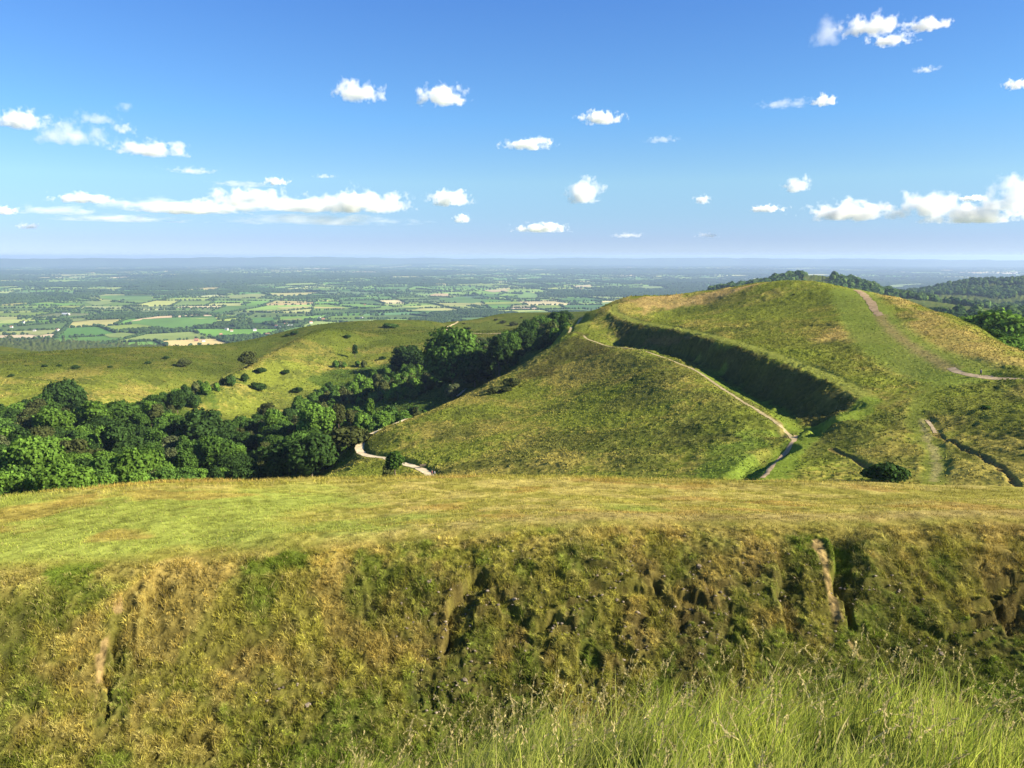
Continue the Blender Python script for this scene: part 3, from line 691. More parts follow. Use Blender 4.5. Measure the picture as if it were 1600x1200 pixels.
# blobs: one mass of trees built from jittered icosahedra
def ico(sub=0):
    t = (1+5**.5)/2
    V = [(-1, t, 0), (1, t, 0), (-1, -t, 0), (1, -t, 0), (0, -1, t), (0, 1, t), (0, -1, -t), (0, 1, -t), (t, 0, -1), (t, 0, 1), (-t, 0, -1), (-t, 0, 1)]
    F_ = [(0, 11, 5), (0, 5, 1), (0, 1, 7), (0, 7, 10), (0, 10, 11), (1, 5, 9), (5, 11, 4), (11, 10, 2), (10, 7, 6), (7, 1, 8), (3, 9, 4), (3, 4, 2), (3, 2, 6), (3, 6, 8), (3, 8, 9), (4, 9, 5), (2, 4, 11), (6, 2, 10), (8, 6, 7), (9, 8, 1)]
    V = [np.array(v)/np.linalg.norm(v) for v in V]
    for _ in range(sub):
        cache = {}; F2 = []
        def mid(a, b):
            k = (min(a, b), max(a, b))
            if k not in cache: v = V[a]+V[b]; V.append(v/np.linalg.norm(v)); cache[k] = len(V)-1
            return cache[k]
        for a, b, c in F_:
            ab, bc, ca = mid(a, b), mid(b, c), mid(c, a); F2 += [(a, ab, ca), (b, bc, ab), (c, ca, bc), (ab, bc, ca)]
        F_ = F2
    return np.array(V), np.array(F_)
def blobs(name, pos, r, h, mat, colr, sub=0, jit=.22, label=None, sink=.35, kind='stuff'):
    """pos (n,3) ground points, r radius, h height"""
    V0, F0 = ico(sub); n = len(pos); m = len(V0)
    rs = 1+jit*rng.standard_normal((n, m, 1)); th = rng.uniform(0, 6.28, n)
    V = V0[None]*rs; c_, s_ = np.cos(th)[:, None], np.sin(th)[:, None]
    vx = V[..., 0]*c_-V[..., 1]*s_; vy = V[..., 0]*s_+V[..., 1]*c_
    V = np.stack([vx*r[:, None]+pos[:, 0:1], vy*r[:, None]+pos[:, 1:2], pos[:, 2:3]+h[:, None]*(.5*V[..., 2]+.5-.06)], -1)
    F = (F0[None]+np.arange(n)[:, None, None]*m).reshape(-1, 3)
    col = np.repeat(colr*rng.uniform(.72, 1.28, (n, 1)), m, 0)*rng.uniform(.8, 1.2, (n*m, 1))
    return tag(link(name, mesh(name, V.reshape(-1, 3), F, mat, col, False)), label, kind=kind)
M_fol = attr_mat('far_foliage', noises=((.12, .6, 1.4),))
WP = []; WR = []
for P in woods:
    A = area(P); c = cent(P); D = math.hypot(*c); sp = 11 if D < 5000 else 17 if D < 8000 else 26 if D < 13000 else 48
    n = int(A/sp**2); Pn = np.array(P+[P[0]])
    X = rng.uniform(Pn[:, 0].min(), Pn[:, 0].max(), n*2); Y = rng.uniform(Pn[:, 1].min(), Pn[:, 1].max(), n*2)
    q = inpoly(X, Y, Pn) & (rng.random(n*2) < .9)
    q &= fbm(X, Y, 90, 2, 93) > -.45
    WP.append(np.stack([X[q], Y[q]], -1)); WR.append(np.full(q.sum(), sp*.62))
for P in hedges:
    c = cent(P); D = math.hypot(*c)
    for i in range(len(P)):
        if R_.random() < .3: continue
        p, q_ = np.array(P[i]), np.array(P[(i+1) % len(P)]); L_ = np.hypot(*(q_-p))
        dens = R_.choice((7, 9, 14, 30)) if D < 6000 else R_.choice((14, 22, 45)) if D < 12000 else R_.choice((35, 60, 90))
        n = int(L_/dens)
        if n < 1: continue
        t = rng.random(n); WP.append(p+(q_-p)*t[:, None]+rng.normal(0, 2.5, (n, 2))); WR.append(rng.uniform(.55, 1.1, n)*(6.2 if D < 6000 else 8.5 if D < 12000 else 13))
WP = np.concatenate(WP); WR = np.concatenate(WR)
D = np.hypot(WP[:, 0], WP[:, 1]); a = np.arctan2(WP[:, 0], WP[:, 1])
keep = (~in_fg(WP[:, 0], WP[:, 1])) & (D > 2150) & (np.abs(a) < T(40))
WP, WR, D = WP[keep], WR[keep], D[keep]
WZ = plain_z(WP[:, 0], WP[:, 1]); hh = np.clip(WR*rng.uniform(1.3, 2.1, len(WR)), 3, 17)
base = np.array([[.026, .052, .020]])
colr = base+np.array([[.018, .022, .0]])*rng.random((len(WP), 1))
nr = D < 4300
print('far trees', len(WP), nr.sum(), 'fields', len(fields))
blobs('hedgerow_trees', np.column_stack([WP, WZ])[nr], WR[nr], hh[nr], M_fol, colr[nr], 1, .16, 'trees and hedges of the nearer vale')
blobs('hedgerow_trees', np.column_stack([WP, WZ])[~nr], WR[~nr], hh[~nr], M_fol, colr[~nr], 0, .18, 'trees and woods of the farther vale')

# far escarpment on the horizon
az = np.linspace(T(-42), T(42), 260); tu, tv = np.array([(-300, 406), (0, 405), (100, 404), (200, 404.5), (300, 403.5), (420, 402), (520, 402), (620, 403), (720, 404), (820, 404.5), (900, 403), (1000, 404), (1100, 403), (1200, 404.5), (1300, 404.5), (1450, 406), (1600, 407), (1900, 408)]).T
aa, tt = ray(tu, tv); top_t = np.interp(az, aa, tt)+fbm(az*60, az*0, 1, 3, 95)*.0007+.0004
V = []
for f_, dd in ((0, 24500), (.35, 25300), (.75, 26100), (1, 27000), (.9, 28500), (.2, 31000)):
    zt = top_t*27000; zz = (PLAIN-12)+(zt-(PLAIN-12))*f_+(fbm(az*50, az*0+dd/4000, 1, 3, 96)*22 if 0 < f_ < 1 else 0)
    V.append(np.stack([dd*np.sin(az), dd*np.cos(az), zz], -1))
V = np.array(V); i = np.arange(5)[:, None]*260+np.arange(259)[None]; F = np.stack([i, i+1, i+261, i+260], -1).reshape(-1, 4)
tag(link('distant_hills', mesh('distant_hills', V.reshape(-1, 3), F, M_plain, np.full((V.size//3, 3), (.06, .09, .035)))), 'long low escarpment closing the horizon', kind='structure')

# ------------------------------------------------------------------ haze
HZ = (-34000, 34000, -1500, 35000, -420, 32)
bx = [(HZ[i], HZ[2+j], HZ[4+k]) for i in (0, 1) for j in (0, 1) for k in (0, 1)]
hm = bpy.data.materials.new('haze'); hm.use_nodes = True; nt = hm.node_tree; nt.nodes.clear()
pv = nt.nodes.new('ShaderNodeVolumePrincipled'); pv.inputs['Color'].default_value = (.50, .67, 1.0, 1); pv.inputs['Density'].default_value = 5.2e-5; pv.inputs['Anisotropy'].default_value = .15
om = nt.nodes.new('ShaderNodeOutputMaterial'); nt.links.new(pv.outputs[0], om.inputs['Volume'])
hz = link('haze', mesh('haze', bx, [(0, 1, 3, 2), (4, 6, 7, 5), (0, 4, 5, 1), (2, 3, 7, 6), (0, 2, 6, 4), (1, 5, 7, 3)], hm, None, False))
tag(hz, 'thin blue summer haze over the vale', kind='stuff')
# ------------------------------------------------------------------ trees of the combe and the hills
def leaf_quads(P, Nn, size, r_):
    """one bent leaf clump (a quad) per point, roughly facing Nn"""
    n = len(P); up = r_.standard_normal((n, 3)); Nn = Nn+.55*r_.standard_normal((n, 3)); Nn /= np.linalg.norm(Nn, axis=1, keepdims=True)
    t = np.cross(Nn, up); t /= np.linalg.norm(t, axis=1, keepdims=True)+1e-9; b = np.cross(Nn, t)
    s = (size*r_.uniform(.6, 1.35, n))[:, None]
    q = np.stack([P-t*s-b*s*.4+Nn*s*.2, P+t*s*.3-b*s, P+t*s+b*s*.4+Nn*s*.2, P-t*s*.3+b*s], 1)
    return q.reshape(-1, 3), np.arange(n*4).reshape(n, 4)
def crown_mesh(name, w, h, base, nl, nleaf, leaf, seed, cone=0., flat=1., core=.8, jag=.16):
    """w width, h total height, base height of the lowest foliage, nl number of lobes"""
    r_ = np.random.default_rng(seed); Vs, Fs, Cs = [], [], []; off = 0
    cz = (h+base)/2; rz = (h-base)/2; lobes = []
    for i in range(nl):
        zf = r_.uniform(-.75, .8) if i else .1; rad = math.sqrt(max(.05, 1-zf*zf)); th = i*2.4+r_.uniform(-.5, .5)
        taper = 1-cone*(zf+1)/2
        rr = rad*r_.uniform(.5, .78)*w/2*taper if i else 0
        lr = r_.uniform(.15, .27)*w*(.6+.4*taper)*(1 if i else 1.7)
        lobes.append((np.array([rr*math.cos(th), rr*math.sin(th), cz+zf*rz*.78]), lr, r_.uniform(.82, 1.22)))
    tot = sum(l[1]**2 for l in lobes); dirs = None
    cen = np.array([0, 0, cz])
    for c, lr, tone in lobes:
        n = int(nleaf*lr*lr/tot); d = r_.standard_normal((n, 3)); d /= np.linalg.norm(d, axis=1, keepdims=True)
        d[:, 2] = np.where(d[:, 2] < -.35, -d[:, 2], d[:, 2])
        bump_ = 1+jag*np.sin(d[:, 0]*7+c[0])*np.sin(d[:, 1]*8+c[1])*1.3+jag*r_.standard_normal(n)*.6
        P = c+d*(lr*bump_)[:, None]*np.array([1, 1, .82*flat])
        # keep the outside
        ins = np.zeros(n, bool)
        for c2, l2, _ in lobes:
            if c2 is not c: ins |= np.linalg.norm((P-c2)/np.array([1, 1, .82*flat]), axis=1) < l2*.82
        P = P[~ins]; d = d[~ins]
        if not len(P): continue
        P[:, 2] = np.maximum(P[:, 2], base*.7+.2)
        V, F_ = leaf_quads(P, d, leaf, r_); Vs.append(V); Fs.append(F_+off); off += len(V)
        Cs.append(np.repeat(tone*r_.uniform(.7, 1.35, (len(P), 1))*np.array([[1, 1, 1]]), 4, 0))
        if core:
            V0, F0 = ICO1; V = c+V0*lr*core*np.array([1, 1, .82*flat])*(1+.1*r_.standard_normal((len(V0), 1)))
            V[:, 2] = np.maximum(V[:, 2], base*.8+.2)
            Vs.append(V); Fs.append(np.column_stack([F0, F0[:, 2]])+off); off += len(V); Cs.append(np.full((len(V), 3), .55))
    V = np.concatenate(Vs); F_ = np.concatenate(Fs); C = np.concatenate(Cs)
    # quads and the triangles of the inner mass in one mesh
    me = bpy.data.meshes.new(name); tri = F_[:, 2] == F_[:, 3]
    faces = [tuple(f[:3]) if t else tuple(f) for f, t in zip(F_.tolist(), tri)]
    me.from_pydata(V.tolist(), [], faces)
    at_ = me.attributes.new('Col', 'FLOAT_COLOR', 'POINT'); c4 = np.ones((len(V), 4), np.float32); c4[:, :3] = C; at_.data.foreach_set('color', c4.ravel())
    me.materials.append(None)
    return me
ICO1 = ico(1)
def tube(P, R, n=6):
    P = np.asarray(P, float); V = []; F_ = []
    for i, p in enumerate(P):
        d = P[min(i+1, len(P)-1)]-P[max(i-1, 0)]; d = d/np.linalg.norm(d); a = np.cross(d, [.31, .95, .1]); a /= np.linalg.norm(a); b = np.cross(d, a)
        for k in range(n):
            t = 6.2832*k/n; V.append(p+R[i]*(a*math.cos(t)+b*math.sin(t)))
    for i in range(len(P)-1):
        for k in range(n): F_.append((i*n+k, i*n+(k+1) % n, (i+1)*n+(k+1) % n, (i+1)*n+k))
    return V, F_
def join_tubes(name, L, mat, n=6):
    V, F_ = [], []
    for P, R in L:
        v, f = tube(P, R, n); F_ += [tuple(q+len(V) for q in ff) for ff in f]; V += v
    me = mesh(name, np.array(V), np.array(F_), mat); return me
M_bark = plain_mat('bark', (.11, .085, .06), 2.5, .95)
def trunk_mesh(h, w, seed, multi=1):
    r = random.Random(seed); L = []; b = h*.5; R0 = .022*h
    L.append(([(0, 0, -1.2), (0, 0, .3), (.02*h, .01*h, h*.25), (-.01*h, .02*h, b), (.01*h, 0, h*.8)], [R0*1.5, R0*1.15, R0*.85, R0*.6, R0*.2]))
    for k in range(5):
        th = k*1.26+r.uniform(-.3, .3); z0 = h*r.uniform(.2, .45); e = w*.33
        L.append(([(0.01*h, .01*h, z0), (e*.4*math.cos(th), e*.4*math.sin(th), z0+h*.14), (e*math.cos(th), e*math.sin(th), z0+h*.3)], [R0*.5, R0*.33, R0*.12]))
    return join_tubes('trunk', L, M_bark)
#            w, h, base, lobes, leaves, leaf size, cone, flat
SHAPES = dict(
 oak=(17, 16, 2.2, 30, 5200, .50, .25, 1.0), oak2=(15, 17, 2.0, 26, 5000, .48, .35, 1.05), ash=(11, 17, 3.0, 24, 4200, .45, .4, 1.15), round=(13, 12.5, 1.4, 24, 4200, .42, .3, 1.0),
 thin=(8, 14, 2.5, 18, 2600, .40, .5, 1.2), cone=(8.5, 15, .9, 24, 4000, .40, .75, 1.2), thorn=(7, 5.6, .5, 16, 2800, .28, .25, .9), bush=(5, 3, .1, 12, 1900, .22, .2, .7), big=(27, 25, 2.5, 46, 11000, .62, .3, 1.0), )
TREE_ME = {}
for k_, (key, (w_, h_, b_, nl, nf, lf, cn, fl)) in enumerate(SHAPES.items()):
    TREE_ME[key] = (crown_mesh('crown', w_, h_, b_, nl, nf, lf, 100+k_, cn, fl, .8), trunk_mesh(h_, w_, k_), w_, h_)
def fol(name, rgb, tr=.22):
    m, nt, N, L = nodes(name)
    a = N.new('ShaderNodeAttribute'); a.attribute_name = 'Col'; oi = N.new('ShaderNodeObjectInfo')
    mx = N.new('ShaderNodeMix'); mx.data_type = 'RGBA'; mx.blend_type = 'MULTIPLY'; mx.inputs[0].default_value = 1; mx.inputs[7].default_value = (*rgb, 1); L.new(a.outputs['Color'], mx.inputs[6])
    hs = N.new('ShaderNodeHueSaturation'); mr = N.new('ShaderNodeMapRange'); mr.inputs[3].default_value = .8; mr.inputs[4].default_value = 1.2; L.new(oi.outputs['Random'], mr.inputs[0]); L.new(mr.outputs[0], hs.inputs['Value'])
    L.new(mx.outputs[2], hs.inputs['Color'])
    d = N.new('ShaderNodeBsdfDiffuse'); t = N.new('ShaderNodeBsdfTranslucent'); L.new(hs.outputs[0], d.inputs[0]); L.new(hs.outputs[0], t.inputs[0])
    ms = N.new('ShaderNodeMixShader'); ms.inputs[0].default_value = tr; L.new(d.outputs[0], ms.inputs[1]); L.new(t.outputs[0], ms.inputs[2])
    o = N.new('ShaderNodeOutputMaterial'); L.new(ms.outputs[0], o.inputs['Surface']); return m
FOL = dict(bright=fol('leaf_bright', (.090, .165, .024)), mid=fol('leaf_mid', (.058, .112, .020)), dark=fol('leaf_dark', (.034, .066, .016)), olive=fol('leaf_olive', (.070, .084, .026)), pale=fol('leaf_pale', (.100, .122, .050)))
CW = dict(bright='bright green', mid='mid green', dark='dark green', olive='olive green', pale='pale grey green')
TREES = []
def add_tree(shape, colr, xy, height, label, name='tree', cat='tree', group=None, wide=1.0, rot=None):
    cm, tm, w, h = TREE_ME[shape]; s = height/h
    e = bpy.data.objects.new(name, None); COL.objects.link(e); e.empty_display_size = .5
    e.location = (xy[0], xy[1], float(surf_z(np.array([xy[0]]), np.array([xy[1]]))[0])); e.rotation_euler = (0, 0, random.uniform(0, 6.28) if rot is None else rot); e.scale = (s*wide, s*wide, s)
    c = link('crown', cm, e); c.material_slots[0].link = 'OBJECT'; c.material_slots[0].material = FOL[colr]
    if shape != 'bush': link('trunk', tm, e)
    tag(e, label, cat, group); TREES.append((xy[0], xy[1], height*.5*w/h)); return e
def px_tree(shape, colr, u, vb, hpx, label, wide=1.0, dmin=70, **k):
    p = at(u, vb, dmin=dmin); D = math.hypot(*p); h_ = float(ray(u, vb-hpx)[1])*D-float(surf_z(np.array([p[0]]), np.array([p[1]]))[0])
    return add_tree(shape, colr, p, max(h_, hpx*D/1212*.6), label, wide=wide, **k)
NOT = [
 ('big', 'mid', 708, 606, 92, 'tallest broad tree with a domed crown at the head of the wooded combe', .95, 'tree'),
 ('cone', 'dark', 780, 598, 82, 'dark pointed tree right of the tallest domed tree in the combe', 1.0, 'tree'),
 ('oak', 'dark', 742, 604, 56, 'low dark tree in the gap between the domed tree and the pointed tree', 1.0, 'tree'),
 ('round', 'dark', 640, 580, 40, 'wide low dark tree casting a shadow left of the tallest domed tree', 1.4, 'tree'),
 ('thin', 'dark', 555, 560, 23, 'small lone upright evergreen on the grassy spur with its shadow to the left', .8, 'tree'),
 ('cone', 'mid', 618, 748, 48, 'leafy tree beside the bend of the pale gravel path', 1.15, 'tree'), ('thorn', 'olive', 606, 752, 24, 'olive green tree leaning against the leafy tree by the gravel path', .6, 'tree'),
 ('bush', 'dark', 1387, 756, 33, 'big rounded dark bush below the green track in front of the middle hill', 1.25, 'bush'),
 ('thorn', 'olive', 845, 524, 22, 'grey green thorn tree at the lower end of the row climbing the far rise', 1.0, 'tree'),
 ('oak', 'mid', 826, 534, 34, 'broad mid green tree in the tree row behind the dark bank end', .9, 'tree'), ('oak2', 'mid', 868, 514, 27, 'mid green tree near the top of the row behind the dark bank end', 1.1, 'tree'), ('round', 'dark', 884, 505, 20, 'dark tree closing the top of the row behind the dark bank end', 1.1, 'tree'),
 ('oak', 'bright', 850, 522, 26, 'bright green tree in the middle of the row behind the dark bank end', 1.0, 'tree'), ('ash', 'mid', 802, 560, 42, 'slender tree standing right of the dark pointed tree', .9, 'tree'), ('oak', 'dark', 818, 548, 36, 'dark tree leaning over the bracken right of the slender tree', 1.0, 'tree'),
 ('oak', 'bright', 497, 690, 58, 'bright rounded tree standing proud in the wood under the spur', .95, 'tree'), ('oak2', 'bright', 428, 690, 50, 'bright green tree left of the rounded tree under the spur', .95, 'tree'),
 ('round', 'dark', 322, 706, 66, 'large dark round tree on the spur end above the wood', 1.15, 'tree'), ('round', 'dark', 282, 694, 40, 'dark tree touching the left side of the large dark round tree', .9, 'tree'),
 ('ash', 'olive', 248, 674, 44, 'thin olive tree at the foot of the spur', .8, 'tree'), ('thin', 'olive', 268, 660, 28, 'slim olive tree just right of the thin one at the foot of the spur', 1.0, 'tree'),
 ('oak', 'dark', 106, 655, 60, 'tall dark tree on the upper edge of the wood near the left side', .85, 'tree'), ('round', 'mid', 74, 655, 42, 'rounded tree on the upper edge of the wood left of the tall dark tree', 1.0, 'tree'),
 ('oak', 'bright', 88, 696, 58, 'broad pale topped tree in the back of the wood near the left side', 1.0, 'tree'), ('oak2', 'bright', 150, 680, 54, 'wide bright tree in the back of the wood under the bracken slope', 1.1, 'tree'), ('oak', 'mid', 190, 672, 44, 'wide mid green tree right of the bright one in the back of the wood', 1.2, 'tree'),
 ('oak', 'bright', 58, 768, 84, 'huge bright domed tree in the front of the wood near the left side', .95, 'tree'), ('oak2', 'bright', 20, 800, 64, 'bright tree cut by the left edge just above the grass bank', 1.0, 'tree'), ('oak', 'bright', 108, 800, 76, 'bright tree with a stepped crown rising from behind the grass bank', 1.0, 'tree'),
 ('oak', 'bright', 214, 778, 76, 'bright spreading tree in the front middle of the wood', .95, 'tree'), ('ash', 'mid', 160, 782, 68, 'mid green tree between the two bright spreading trees in front', 1.0, 'tree'), ('thin', 'bright', 136, 712, 44, 'narrow bright tree in the middle of the wood', 1.0, 'tree'),
 ('round', 'olive', 115, 735, 50, 'olive round tree behind the huge bright domed tree', 1.05, 'tree'), ('oak2', 'dark', 190, 722, 64, 'big dark spreading tree in the middle of the wood', 1.1, 'tree'), ('thorn', 'pale', 270, 718, 34, 'pale grey green tree in the middle right of the wood', .8, 'tree'),
 ('oak', 'mid', 342, 745, 62, 'mid green tree left of the dark trees in the front of the wood', .9, 'tree'), ('oak', 'dark', 488, 752, 72, 'dark tree at the lower right corner of the wood beside the gravel path slope', 1.0, 'tree'), ('oak2', 'dark', 440, 760, 64, 'dark full tree second from the lower right corner of the wood', 1.1, 'tree'),
 ('ash', 'olive', 530, 676, 46, 'thin feathery tree with bare pale stems under the spur', .8, 'tree'), ('thin', 'bright', 578, 664, 44, 'slim bright sapling above the bend of the gravel path', .7, 'tree'), ('bush', 'olive', 548, 700, 34, 'large olive bush left of the bend of the gravel path', 1.2, 'bush'),
 ('bush', 'mid', 610, 512, 7, 'green scrub clump on the skyline of the spur', 2.2, 'bush'), ('thorn', 'pale', 766, 588, 30, 'blossoming pale thorn tree under the dark pointed tree', .9, 'tree'), ('thorn', 'pale', 708, 622, 22, 'pinkish pale thorn tree beside the short path piece', .8, 'tree'),
 ('round', 'olive', 288, 574, 14, 'russet scrub tree in the fold behind the spur', 1.5, 'tree'), ('round', 'olive', 388, 572, 24, 'brown leaved thicket in the fold above the spur line', 1.1, 'tree'), ]
for sh, co_, u, vb, hp, lab, wd, nm in NOT:
    px_tree(sh, co_, u, vb, hp, lab, wd, name=nm, cat=nm, dmin=400 if 700 < u < 895 and vb < 610 else 70)
for sh, co_, u, vtop, D_, lab, wd, nm in (
 ('oak', 'bright', 1548, 486, 400, 'bright leafy tree on the right shoulder of the middle hill', 1.15, 'tree'), ('oak2', 'bright', 1590, 496, 385, 'bright leafy tree at the right edge beside its twin on the shoulder', 1.2, 'tree'),
 ('round', 'mid', 1516, 500, 430, 'smaller tree left of the bright leafy trees on the shoulder', 1.0, 'tree'), ('round', 'mid', 1497, 496, 470, 'small dark tree just showing over the skyline of the shoulder', 1.0, 'tree'),
 ('thorn', 'bright', 1575, 528, 318, 'bright low thicket under the leafy trees at the right edge', 1.6, 'bush'), ('thorn', 'mid', 1553, 536, 300, 'low green thicket on the right shoulder of the middle hill', 1.5, 'bush')):
    a_, t_ = ray(u, vtop); xy_ = (D_*math.sin(a_), D_*math.cos(a_)); h_ = float(t_)*D_-float(surf_z(np.array([xy_[0]]), np.array([xy_[1]]))[0])
    print('shoulder', lab[:20], h_); add_tree(sh, co_, xy_, min(max(h_, 3), 26), lab, nm, nm, wide=wd)
# small bushes dotted over the heath
DOT = [(70, 573, 5, 'dark gorse bush left of its neighbour on the far ridge slope'), (93, 572, 4, 'dark gorse bush second from the left on the far ridge slope'), (118, 575, 6, 'wider dark gorse bush on the far ridge slope'), (172, 574, 4, 'dark gorse dot in the middle of the far ridge slope'),
       (231, 568, 5, 'dark gorse bush on the right half of the far ridge slope'), (260, 560, 5, 'dark gorse bush highest on the far ridge slope'), (18, 588, 5, 'lone dark bush near the left edge on the far ridge slope'), (408, 580, 8, 'dark bush on the crest of the grassy spur'),
       (446, 582, 6, 'small bush right of the spur crest'), (403, 606, 11, 'bushy thorn halfway down the grassy spur'), (465, 610, 7, 'small bush low on the grassy spur face'), (543, 527, 6, 'dark bush above the lone upright evergreen'), (733, 514, 4, 'round bush beside the forking far path'),
       (725, 506, 2.5, 'small bush right of the top of the far path'), (775, 500, 3, 'bush left on the far grassy rise'), (460, 521, 6, 'round bush on the skyline left of the spur top'), (450, 524, 4, 'little bush left of the skyline bush'), (786, 504, 5, 'gorse bush in the middle of the far grassy rise'),
       (802, 507, 6, 'gorse clump at the right of the far grassy rise'), (598, 561, 6, 'small bush between the lone evergreen and the wide low tree'), (800, 600, 14, 'dark conical bush on the edge of the big slope'), (772, 612, 10, 'small pale bush at the wood edge below the pointed tree'),
       (792, 610, 8, 'tiny bush on the edge of the big slope'), (1540, 640, 9, 'grassy green bush in the heather at the right'), (815, 497, 2.5, 'bush right of the gorse on the far rise'), (1240, 461, 3, 'tiny dark gorse near the top of the middle hill')]
for u, v, hp, lab in DOT:
    px_tree('bush', 'dark' if u < 700 else 'mid' if u > 1400 else 'olive', u, v+hp*.25, hp, lab, 1.35, name='bush', cat='bush', group='bushes dotted over the heath')

# the packed wood
def hpos(u):
    for lim, t in ((70, 'at the left edge'), (140, 'near the left edge'), (210, 'left of the wood middle'), (280, 'at the wood middle'), (350, 'right of the wood middle'), (420, 'below the spur end'), (490, 'under the grassy spur'), (560, 'below the lone evergreen'), (640, 'above the gravel path bend'), (720, 'near the tallest domed tree')):
        if u < lim: return t
    return 'under the dark bank end'
def proj(x, y, z):
    f = y*math.cos(PITCH)-z*math.sin(PITCH); u_ = y*math.sin(PITCH)+z*math.cos(PITCH)
    return 800+FPX*x/f, 600-FPX*u_/f
P, _, _ = ZONES['wood']; P = np.array(P)
cx = rng.uniform(P[:, 0].min(), P[:, 0].max(), 9000); cy = rng.uniform(P[:, 1].min(), P[:, 1].max(), 9000)
q = inpoly(cx, cy, P); cx, cy = cx[q], cy[q]
cz = surf_z(cx, cy); uu, vv = proj(cx, cy, cz)
dens = fbm(cx, cy, 60, 2, 97); cand = []; taken = list(TREES)
wood_rows = [('in the wood front', 700), ('in the wood body', 650), ('in the wood back', 0)]
for i in range(len(cx)):
    u, v = uu[i], vv[i]
    if not (-30 < u < 900) or v > 805: continue
    open_ = u > 495
    if open_ and u < 715 and dens[i] < -.18: continue
    shape = random.choice(('oak', 'oak2', 'ash', 'round', 'round', 'oak')) if not open_ else random.choice(('thorn', 'round', 'thin', 'round', 'ash', 'oak'))
    if v < 640 and u < 400: shape = random.choice(('thorn', 'round', 'thorn', 'thin'))
    hgt = TREE_ME[shape][3]*random.triangular(.42, .95, .62)*(.60 if 480 < u < 700 else .88); rad = hgt*TREE_ME[shape][2]/TREE_ME[shape][3]*.5
    if any((cx[i]-a)**2+(cy[i]-b)**2 < (.74*(rad+r2))**2 for a, b, r2 in taken): continue
    colr = random.choices(('bright', 'mid', 'dark', 'olive', 'pale'), (2.4, 5, 5, 1.6, .35) if not open_ else (3.5, 5, 2.5, 2.5, 1))[0]
    rw = next(t for t, l in wood_rows if v > l)
    sz = {'oak': 'spreading', 'oak2': 'tall', 'ash': 'upright', 'round': 'rounded', 'thorn': 'small', 'thin': 'slim', 'bush': 'low'}[shape]
    taken.append((cx[i], cy[i], rad)); cand.append((-hgt/math.hypot(cx[i], cy[i]), i, shape, colr, hgt, f'{sz} {CW[colr]} tree {rw} {hpos(u)}'))
cand.sort(); NT = 240
for _, i, shape, colr, hgt, lab in cand[:NT]: add_tree(shape, colr, (cx[i], cy[i]), hgt, lab, 'tree', 'tree', 'trees of the wooded combe')
# the smallest ones beyond those: one mass of small crowns
cr = cand[NT:]; print('wood trees', len(cand), 'in mass', len(cr))
if cr:
    i_ = np.array([q_[1] for q_ in cr]); hh_ = np.array([q_[4] for q_ in cr]); rr_ = hh_*.42; pz = surf_z(cx[i_], cy[i_])
    cc = np.array([{'bright': (.090, .165, .024), 'mid': (.058, .112, .020), 'dark': (.034, .066, .016), 'olive': (.070, .084, .026), 'pale': (.08, .11, .03)}[q_[3]] for q_ in cr])
    blobs('woodland', np.stack([cx[i_], cy[i_], pz], -1), rr_*.85, hh_*.9, M_fol, cc*.7, 1, .1, 'small trees filling the gaps of the wooded combe')
    idx = np.repeat(np.arange(len(cr)), 900); dd = rng.standard_normal((len(idx), 3)); dd /= np.linalg.norm(dd, axis=1, keepdims=True); dd[:, 2] = np.abs(dd[:, 2])*1.2-.2
    lob = 1+.2*np.sin(dd[:, 0]*5+idx)*np.sin(dd[:, 1]*5+idx*2)+.07*rng.standard_normal(len(idx))
    Pq = np.stack([cx[i_][idx]+dd[:, 0]*rr_[idx]*lob, cy[i_][idx]+dd[:, 1]*rr_[idx]*lob, pz[idx]+hh_[idx]*(.46+.50*dd[:, 2]*lob)], -1)
    V, F = leaf_quads(Pq, dd, .36, rng)
    tag(link('woodland_leaves', mesh('woodland_leaves', V, F, M_fol, np.repeat(cc[idx]*rng.uniform(.7, 1.4, (len(idx), 1)), 4, 0), False)), 'leaf masses of the small trees in the combe', kind='stuff')

# undergrowth between the trees: leafy ground cover
q = (rng.random(len(cx)) < .75) & (uu > -60)
ux, uy = cx[q], cy[q]
rep = 26; GX = np.repeat(ux, rep)+rng.normal(0, 2.2, len(ux)*rep); GY = np.repeat(uy, rep)+rng.normal(0, 2.2, len(ux)*rep)
nclump = np.repeat(rng.uniform(.2, 1.9, len(ux)), rep)
GZ = surf_z(GX, GY)+nclump*rng.random(len(GX))*np.exp(-((GX-np.repeat(ux, rep))**2+(GY-np.repeat(uy, rep))**2)/8)
V, F = leaf_quads(np.stack([GX, GY, GZ], -1), np.tile([0, -.2, 1.], (len(GX), 1)), .34, rng)
gc = np.repeat(np.array([[.050, .088, .018]])*rng.uniform(.5, 1.7, (len(GX), 1)), 4, 0)
M_under = attr_mat('undergrowth', transl=.15)
tag(link('undergrowth', mesh('undergrowth', V, F, M_under, gc, False)), 'bracken and scrub covering the floor of the wooded combe', kind='stuff')

